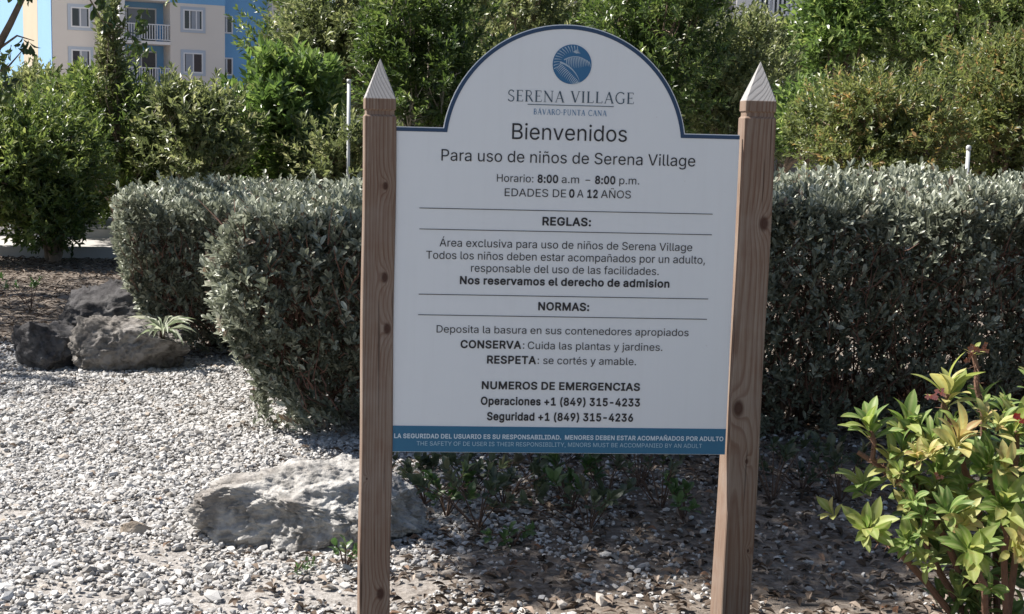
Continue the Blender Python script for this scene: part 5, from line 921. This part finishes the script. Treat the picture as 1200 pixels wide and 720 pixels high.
zc = [bz(95, 20), bz(95, 20)-FH, bz(95, 20)-2*FH, bz(95, 20)+FH]
for z in zc:
    window(apt, ux(83), ux(104), z-.62, z+.66, -.002, 2, .18, 1); window(apt, ux(122), ux(136), z-.62, z+.66, -.002, 1, .18)
zb = bz(230, 20, -4); zc = [zb, zb-FH, zb-2*FH]
for j, z in enumerate(zc): window(apt, ub(219), ub(241), z-.62, z+.66, BY-.002, 3 if j == 0 else 2, .16, 1 if j == 0 else 2)
zb = bz(272, 24, -3); zc = [zb, zb-FH, zb-2*FH]
for z in zc: window(apt, u2+.02, ub(281), z-.56, z+.58, BY+1.198, 2, 0, 2)
for k_ in (1, 0, -1, -2):
    z = fl[0]+k_*FH
    wall(apt, M['white_wall'], (u0+.36, BY-.05, z-.18), (u1-.01, BY+1.79, z), 'balcony_slab')
    window(apt, u0+.75, u1-.45, z+.02, z+2.15, BY+1.79, 2, 0, 2)
    b = MB(); b.box((u0+.36, BY-.02, z+1.0), (u1-.01, BY+.03, z+1.06)); b.box((u0+.36, BY-.02, z+.08), (u1-.01, BY+.03, z+.13))
    for xx in np.arange(u0+.4, u1-.05, .16): b.box((xx, BY-.01, z+.13), (xx+.045, BY+.02, z+1.0))
    b.build('railing', M['rail'], apt)

D1 = 44.0; s1 = D1/FPX
q = at(560, 160, D1)
far = tag(empty('apartment_building', (q[0], q[1], 0)), 'white and terracotta building almost hidden behind the trees, white balcony railing showing', 'building')
def fx(px): return (px-560)*s1
def fz(px, py): return at(px, py, D1)[2]
wall(far, M['pink_wall'], (fx(420), .3, 0), (fx(650), 8, 9)); wall(far, M['grey_wall'], (fx(650), .6, 0), (fx(858), 8, 9.2))
wall(far, M['white_wall'], (fx(858), 0, 0), (fx(882), 8, 9)); wall(far, M['white_wall'], (fx(943), 0, 0), (fx(1012), 8, 9)); wall(far, M['pink_wall'], (fx(1012), -.2, 0), (fx(1320), 8, 9))
wall(far, M['grey_wall'], (fx(882), 1.6, 0), (fx(943), 8, 9))
zf = fz(912, 19)
for z in (zf, zf-2.8):
    wall(far, M['white_wall'], (fx(882)+.01, -.1, z-.2), (fx(943)-.01, 1.59, z-.02), 'balcony_slab')
    b = MB(); b.box((fx(882)+.01, -.08, z+.95), (fx(943)-.01, -.02, z+1.02)); b.box((fx(882)+.01, -.08, z), (fx(943)-.01, -.02, z+.06))
    for xx in np.arange(fx(884), fx(942), .145): b.box((xx, -.07, z+.06), (xx+.06, -.03, z+.95))
    b.build('railing', M['rail'], far)
    window(far, fx(890), fx(935), z+.0, z+2.1, 1.59, 2, 0, 0)
wall(far, M['white_wall'], (fx(962), -.9, 0), (fx(1030), 0, fz(990, 44)), 'porch')

b = MB(); b.box((-16, 22.4, 0), (14, 22.6, 1.58)); 
gw = tag(b.build('garden_wall', M['grey_wall']), 'long low grey rendered wall behind the shrubs', 'wall')
b = MB(); b.box((-16, 22.36, 1.58), (14, 22.64, 1.64)); b.build('coping', M['white_wall'], gw)

# ------------------------------------------------------------------ small things at the back
g = at(408, 200, 14.9); b = MB(); b.tube([(0, 0, 0), (0, 0, 1.9)], .02, 10); b.tube([(0, 0, 1.9), (0, 0, 1.94)], .024, 10)
tag(b.build('pole', M['grey_metal'], None, True, (g[0], g[1], 0)), 'thin white pole standing behind the hedge left of the left post', 'pole')
g = at(1134, 190, 10.2); b = MB(); b.tube([(0, 0, 0), (0, 0, 1.38)], .015, 10); b.lathe([(.012, 1.38), (.019, 1.385), (.019, 1.41), (.008, 1.42)], n=12)
tag(b.build('pole', M['grey_metal'], None, True, (g[0], g[1], 0)), 'short white stub pole showing above the right hedge', 'pole')
g = ground(24, 298); lamp = tag(empty('garden_lamp', (g[0], g[1]-.1, 0)), 'low white domed garden lamp in the shade at the left edge', 'lamp')
b = MB(); b.tube([(0, 0, -.02), (0, 0, .22)], .02, 10); b.build('stake', M['stem'], lamp)
b = MB(); b.lathe([(.04, .24), (.09, .25), (.095, .27), (.08, .31), (.05, .335), (.012, .345)], n=24); b.build('lamp_dome', M['white_metal'], lamp, True)

# overhanging branch of a tree that stands left of the frame
def over_tree():
    global rng
    rng = np.random.default_rng(77); D = 11.5; bs = at(-190, 330, D); bs[2] = 0
    root = tag(empty('tree', bs), 'near tree whose dark bare branch and dangling leaves hang into the top left corner', 'tree')
    b = MB(); P = lambda x, y, d=D: at(x, y, d)-bs
    b.tube([(0, 0, -.05), P(-185, 260), P(-160, 180), P(-120, 130)], [.11, .10, .085, .07], 9)
    b.tube([P(-120, 130), P(-60, 110), P(-5, 60), P(12, 28), P(35, -20)], [.055, .045, .033, .028, .02], 8)
    b.tube([P(-120, 130), P(-40, 10), P(60, -50), P(150, -30), P(205, -8)], [.05, .04, .026, .015, .008], 7)
    b.tube([P(60, -50), P(100, -10), P(120, 25), P(150, 35), P(160, 60)], [.010, .007, .005, .004, .002], 6)
    b.tube([P(-5, 60), P(20, 42), P(40, 48)], [.012, .008, .003], 6); b.tube([P(-20, 95), P(10, 78), P(30, 55)], [.011, .008, .003], 6)
    b.build('trunk', BK, root, True)
    T, Dr = [], []
    for (x, y, n_) in ((4, 70, 4), (-8, 80, 4), (8, 100, 3), (30, 58, 3), (0, 110, 4), (158, 40, 3), (160, 62, 4), (165, 30, 3), (118, 8, 4), (126, 20, 4), (112, -6, 5), (205, -6, 3), (195, -12, 4), (20, -12, 4), (-60, 40, 8), (-100, 0, 8), (-40, -40, 8), (60, -60, 8)):
        for _ in range(n_): T.append(P(x+rng.normal(0, 7), y+rng.normal(0, 6), D+rng.normal(0, .12))); Dr.append((rng.normal(0, .5), rng.normal(0, .5), -.7))
    b2 = MB(); top = P(-120, 130)  # unseen crown masses added overhead to throw shade on ground and rocks
    for (cx_, cy_, cz_, r_, n_) in ((-3.35, 1.40, 4.2, .5, 260), (-2.5, 1.38, 4.2, .5, 260), (-3.30, 2.20, 4.2, .7, 420), (-2.64, 2.0, 4.2, .7, 420), (-1.94, 2.05, 4.2, .7, 420), (-2.84, 2.75, 4.3, .8, 440), (-1.84, 2.85, 4.3, .8, 440), (-6.4, 4.85, 4.1, .9, 260), (-6.4, 6.3, 4.0, 1.3, 560), (-6.4, 8.2, 4.1, 1.5, 640), (-5.0, 7.9, 4.3, 1.3, 520)):
        cc = np.array([cx_, cy_, cz_])-bs; b2.tube([top, top*.75+cc*.25+np.array([0, 0, 1.5]), top*.3+cc*.7+np.array([0, 0, .7]), cc], [.04, .028, .018, .010], 7)
        for _ in range(14): e = cc+norm(rng.normal(0, 1, 3))*r_*.9*np.array([1, 1, .5]); b2.tube([cc, (cc+e)/2+rng.normal(0, .06, 3), e], [.012, .008, .003], 5)
        for _ in range(n_): u_ = norm(rng.normal(0, 1, 3))*rng.uniform(.2, 1)**.5; T.append(cc+u_*r_*np.array([1, 1, .5])); Dr.append(u_+rng.normal(0, .4, 3))
    b2.build('branch', BK, root, True)
    v, f, r, rb = twigs(np.array(T), np.array(Dr), 5, .10, .085, leaf_hi(.46, .1, .15), spread=1.0, up=-.6)
    link('crown', npmesh('crown', v, f, r, rb), L_dark, root)
over_tree()

# ------------------------------------------------------------------ small ground plants
L_weed = leafset('leaf_weed', (0.03, 0.06, 0.02), (0.06, 0.11, 0.035), (0.10, 0.16, 0.06), (0.16, 0.2, 0.09), rough=.4)
L_shade = leafset('leaf_undergrowth', (0.03, 0.042, 0.022), (0.055, 0.075, 0.04), (0.09, 0.11, 0.065), (0.14, 0.11, 0.07), rough=.42)
def weed(label, px, py, h, n, L, m=L_weed, w=.5, name='seedling', spread=.06):
    global rng
    g = ground(px, py); root = tag(empty(name, g), label, 'plant', 'small plants sprouting at the foot of the hedge')
    b = MB(); T = []; Dr = []
    for k_ in range(n):
        e = np.array([rng.normal(0, spread), rng.normal(0, spread), h*rng.uniform(.5, 1)]); b.tube([(0, 0, -.01), e*.5+np.array([0, 0, .02]), e], [.003, .0025, .0015], 5); T.append(e); Dr.append(e+np.array([0, -.02, .05]))
    v, f, r, rb = twigs(np.array(T), np.array(Dr), 7, .05, L, leaf_hi(w, .08, .15), spread=1.2)
    link('foliage', npmesh('foliage', v, f, r, rb), m, root); b.build('stem', M['stem'], root)
rng = np.random.default_rng(99)
weed('small bright green seedling beside the foot of the left post', 404, 668, .13, 6, .035)
weed('tiny sprout in the gravel left of the left post', 345, 672, .05, 3, .022)
weed('leafy sprout at the hedge foot below the left part of the blue band', 523, 605, .16, 8, .05)
weed('broad leaved sprout at the hedge foot below the middle of the blue band', 668, 600, .24, 9, .06)
weed('low dark sprout in the litter between the posts', 600, 640, .09, 5, .04)
weed('grey green sprout at the hedge foot just left of the right post', 800, 610, .17, 7, .045)
weed('thin dark seedling on the bare strip behind the rocks', 36, 362, .30, 6, .045, spread=.10)
for k_, (px__, py__) in enumerate(((498, 588), (548, 580), (590, 592), (630, 578), (710, 588), (748, 575), (775, 600), (905, 590), (940, 575), (985, 590), (690, 622), (560, 618))):
    weed('dark leafy sprout at the hedge foot, '+('under the left end of the blue band', 'below the word SEGURIDAD', 'below the word USUARIO', 'below the word RESPONSABILIDAD', 'below the word MENORES', 'below the word DEBEN', 'below the word ESTAR', 'just right of the right post', 'midway between the right post and the thorny plant', 'left beside the thorny plant', 'nearest the sign, midway between the posts', 'nearest the pale boulder')[k_], px__, py__, rng.uniform(.16, .34), 9, rng.uniform(.04, .06), L_shade, spread=.12)
# dry strap leaved rosette on the rock
g = at(190, 392, 7.86); root = tag(empty('spiky_plant', (g[0], g[1], g[2])), 'small spiky plant with pale strap leaves beside the grey boulder', 'plant')
n = 26; a = rng.uniform(0, 6.28, n); D = np.stack([np.cos(a), np.sin(a)*.8-.2, rng.uniform(.05, .8, n)], -1)
v, f, r, rb = leaves(np.zeros((n, 3))+np.array([0, 0, .02]), D, np.tile(np.array([[0, 0, 1.0]]), (n, 1)), rng.uniform(.12, .22, n), rng.uniform(.3, 1, n), leaf_hi(.12, .04, .35))
link('foliage', npmesh('foliage', v, f, r, rb), leafset('leaf_strap', (0.10, 0.14, 0.07), (0.2, 0.24, 0.15), (0.33, 0.36, 0.27), (0.45, 0.45, 0.36), rough=.5), root)
b = MB(); b.tube([(-.02, .10, -.10), (0, 0, .02)], [.02, .014], 8); b.build('stem', M['stem'], root)

# ------------------------------------------------------------------ crown of thorns at the right
L_eu = leafmat('leaf_thorn_plant', [(0, (0.075, 0.15, 0.035)), (.30, (0.16, 0.25, 0.06)), (.55, (0.35, 0.37, 0.11)), (.76, (0.54, 0.49, 0.20)), (.92, (0.50, 0.36, 0.17)), (1, (0.40, 0.20, 0.10))], rough=.52, trans=.40, spec=.4, rib=(0.52, 0.55, 0.26), spots=(0.30, 0.19, 0.08))
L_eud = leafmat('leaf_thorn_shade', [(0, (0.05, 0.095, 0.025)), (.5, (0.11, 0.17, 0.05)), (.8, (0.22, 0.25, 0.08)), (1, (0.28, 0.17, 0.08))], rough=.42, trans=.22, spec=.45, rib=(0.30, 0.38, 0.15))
def thorn_plant():
    global rng
    rng = np.random.default_rng(123); DD = 3.55; bs = at(1150, 700, DD); bs[2] = 0; P = lambda x, y, d: at(x, y, d)-bs
    root = tag(empty('thorn_plant', bs), 'crown of thorns shrub with light green leaf rosettes and pink buds at the right edge', 'plant')
    heads = [  # px, py, D, size px, leaves, lean of the rosette
     (1112, 458, 3.50, 48, 13, (0, -.2, 1)), (1020, 500, 3.52, 46, 11, (-.2, -.2, 1)), (1062, 497, 3.55, 40, 10, (0, -.4, 1)), (1125, 515, 3.40, 44, 13, (.1, -.5, 1)),
     (1085, 520, 3.50, 36, 10, (-.2, -.5, .8)), (1190, 500, 3.5, 52, 13, (.1, -.3, 1)), (1158, 545, 3.40, 50, 13, (-.1, -.7, .8)), (1175, 590, 3.32, 52, 14, (0, -.8, .7)),
     (1138, 645, 3.25, 50, 15, (-.2, -.9, .5)), (1018, 620, 3.45, 42, 16, (-.2, -.9, .5)), (1010, 568, 3.6, 40, 9, (-.3, -.4, .7)), (975, 602, 3.6, 28, 6, (-.5, -.5, .6)),
     (1060, 590, 3.5, 30, 7, (0, -.6, .6)), (1077, 622, 3.5, 30, 6, (0, -.7, .5)), (1100, 560, 3.45, 44, 11, (0, -.6, .8)), (1045, 540, 3.5, 40, 10, (-.2, -.5, .9)),
     (1195, 640, 3.25, 50, 13, (.2, -.8, .5)), (1225, 560, 3.35, 52, 13, (.3, -.5, .8)), (1240, 470, 3.5, 50, 12, (.2, -.3, 1)), (1250, 620, 3.2, 50, 12, (.3, -.6, .7)), (1290, 540, 3.3, 52, 12, (.3, -.4, .8)),
     (1150, 472, 3.7, 40, 10, (.1, 0, 1)), (1210, 448, 3.75, 34, 8, (0, 0, 1)), (1130, 585, 3.45, 42, 11, (-.1, -.7, .7)), (1085, 660, 3.4, 26, 6, (-.3, -.6, .5)), (1160, 690, 3.2, 30, 6, (-.2, -.8, .4)), (1140, 412, 3.6, 18, 5, (.1, 0, 1))]
    va, fa, ra, rba, na = [], [], [], [], 0
    def put(T_, Dd, n_, L_, sz, bias):
        nonlocal na
        v, f, r, rb = twigs(np.array([T_]), np.array([Dd], float), n_, sz*.5, L_, leaf_fine(.31, .10, .34), spread=1.0, up=.1, bias=np.array([bias]))
        va.append(v); fa.append(f+na); ra.append(r); rba.append(rb); na += len(v)
    for (x, y, d, s, n_, dr) in heads:
        sz = s*d/FPX
        put(P(x, y, d), dr, int(n_*1.3), sz*1.05, sz*1.0, rng.uniform(.05, 1.0))
    for _ in range(52):
        u_ = norm(rng.normal(0, 1, 3)); u_[1] = -abs(u_[1]); x = 1165+u_[0]*135; y = 588-u_[2]*115
        if (x < 1060 and y > 575) or y > 655: continue
        put(P(x, y, 3.55+u_[1]*.22), u_*.7+np.array([0, -.2, .7]), int(rng.integers(6, 12)), rng.uniform(.05, .085), .07, rng.choice([0., .05, .12, .25, .97, 1.0]))
    link('foliage', npmesh('foliage', np.concatenate(va), np.concatenate(fa), np.concatenate(ra), np.concatenate(rba), True), L_eu, root)
    # lower shaded leaves
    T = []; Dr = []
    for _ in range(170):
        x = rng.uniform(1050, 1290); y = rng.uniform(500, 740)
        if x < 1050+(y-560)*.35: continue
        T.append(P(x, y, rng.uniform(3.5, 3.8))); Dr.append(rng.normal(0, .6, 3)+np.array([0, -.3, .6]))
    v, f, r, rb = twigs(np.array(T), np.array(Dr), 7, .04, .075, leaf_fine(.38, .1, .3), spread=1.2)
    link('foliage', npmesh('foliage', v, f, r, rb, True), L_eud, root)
    stems = [[(1165, 740, 3.6), (1150, 600, 3.6), (1115, 500, 3.55), (1112, 462, 3.5)], [(1170, 745, 3.6), (1120, 610, 3.6), (1050, 560, 3.55), (1005, 530, 3.6)], [(1165, 745, 3.6), (1100, 600, 3.55), (1030, 545, 3.52), (1020, 505, 3.52)],
             [(1175, 740, 3.62), (1160, 560, 3.64), (1148, 470, 3.6), (1140, 412, 3.6)], [(1180, 740, 3.5), (1190, 620, 3.45), (1192, 505, 3.5)], [(1180, 745, 3.45), (1150, 690, 3.3), (1140, 650, 3.25)], [(1185, 745, 3.5), (1230, 640, 3.4), (1228, 560, 3.35)],
             [(1160, 745, 3.6), (1060, 650, 3.55), (1022, 625, 3.47)], [(1175, 740, 3.6), (1130, 640, 3.5), (1088, 525, 3.5)], [(1175, 745, 3.5), (1180, 660, 3.4), (1176, 595, 3.33)], [(1165, 745, 3.6), (1085, 640, 3.6), (1062, 500, 3.56)], [(1190, 745, 3.5), (1270, 640, 3.4), (1290, 545, 3.3)]]
    for st in stems:
        b = MB(); pts = np.array([P(*p) for p in st]); pts[0][2] = -.02
        tt = np.linspace(0, 1, 9); cp = np.stack([np.interp(tt, np.linspace(0, 1, len(pts)), pts[:, k_]) for k_ in range(3)], -1); cp[1:-1] += rng.normal(0, .006, (7, 3))
        b.tube(cp, np.linspace(.011, .007, 9), 8)
        for k_ in range(60):
            s = rng.uniform(.12, .97); c_ = np.array([np.interp(s, tt, cp[:, j]) for j in range(3)]); o_ = norm(rng.normal(0, 1, 3)); b.tube([c_+o_*.006, c_+o_*.026], [.0016, .0003], 4)
        b.build('stem', M['thorn_stem'], root)
    pk = plain('flower_pink', (0.62, 0.26, 0.22), .5); rd = plain('flower_red', (0.55, 0.05, 0.05), .5); dr_ = plain('bud_brown', (0.34, 0.15, 0.10), .6)
    for (x, y, d, mm, s) in ((1093, 466, 3.42, pk, .016), (1100, 461, 3.43, pk, .013), (1193, 489, 3.4, rd, .018), (1143, 407, 3.58, dr_, .018), (1134, 416, 3.6, dr_, .015), (1152, 410, 3.6, dr_, .015), (1074, 545, 3.4, dr_, .014), (1098, 560, 3.38, dr_, .013)):
        c_ = P(x, y, d); b = MB(); s *= .5
        for q_ in range(5):
            cq = c_+rng.normal(0, s*.9, 3); tl_ = rng.uniform(-.5, .5)
            for k_ in range(4):
                w = k_*1.571+x+q_; o_ = norm(np.array([math.cos(w), -.5+tl_, math.sin(w)])); t_ = norm(np.cross(o_, np.array([0, 1, .2]))); n_ = np.cross(o_, t_)*s*.15
                b.add([cq, cq+o_*s*.5+t_*s*.45+n_, cq+o_*s*.95+t_*s*.25, cq+o_*s*1.05, cq+o_*s*.95-t_*s*.25, cq+o_*s*.5-t_*s*.45+n_], [(0, 1, 2, 3), (0, 3, 4, 5)])
        b.build('flower', mm, root)
thorn_plant()
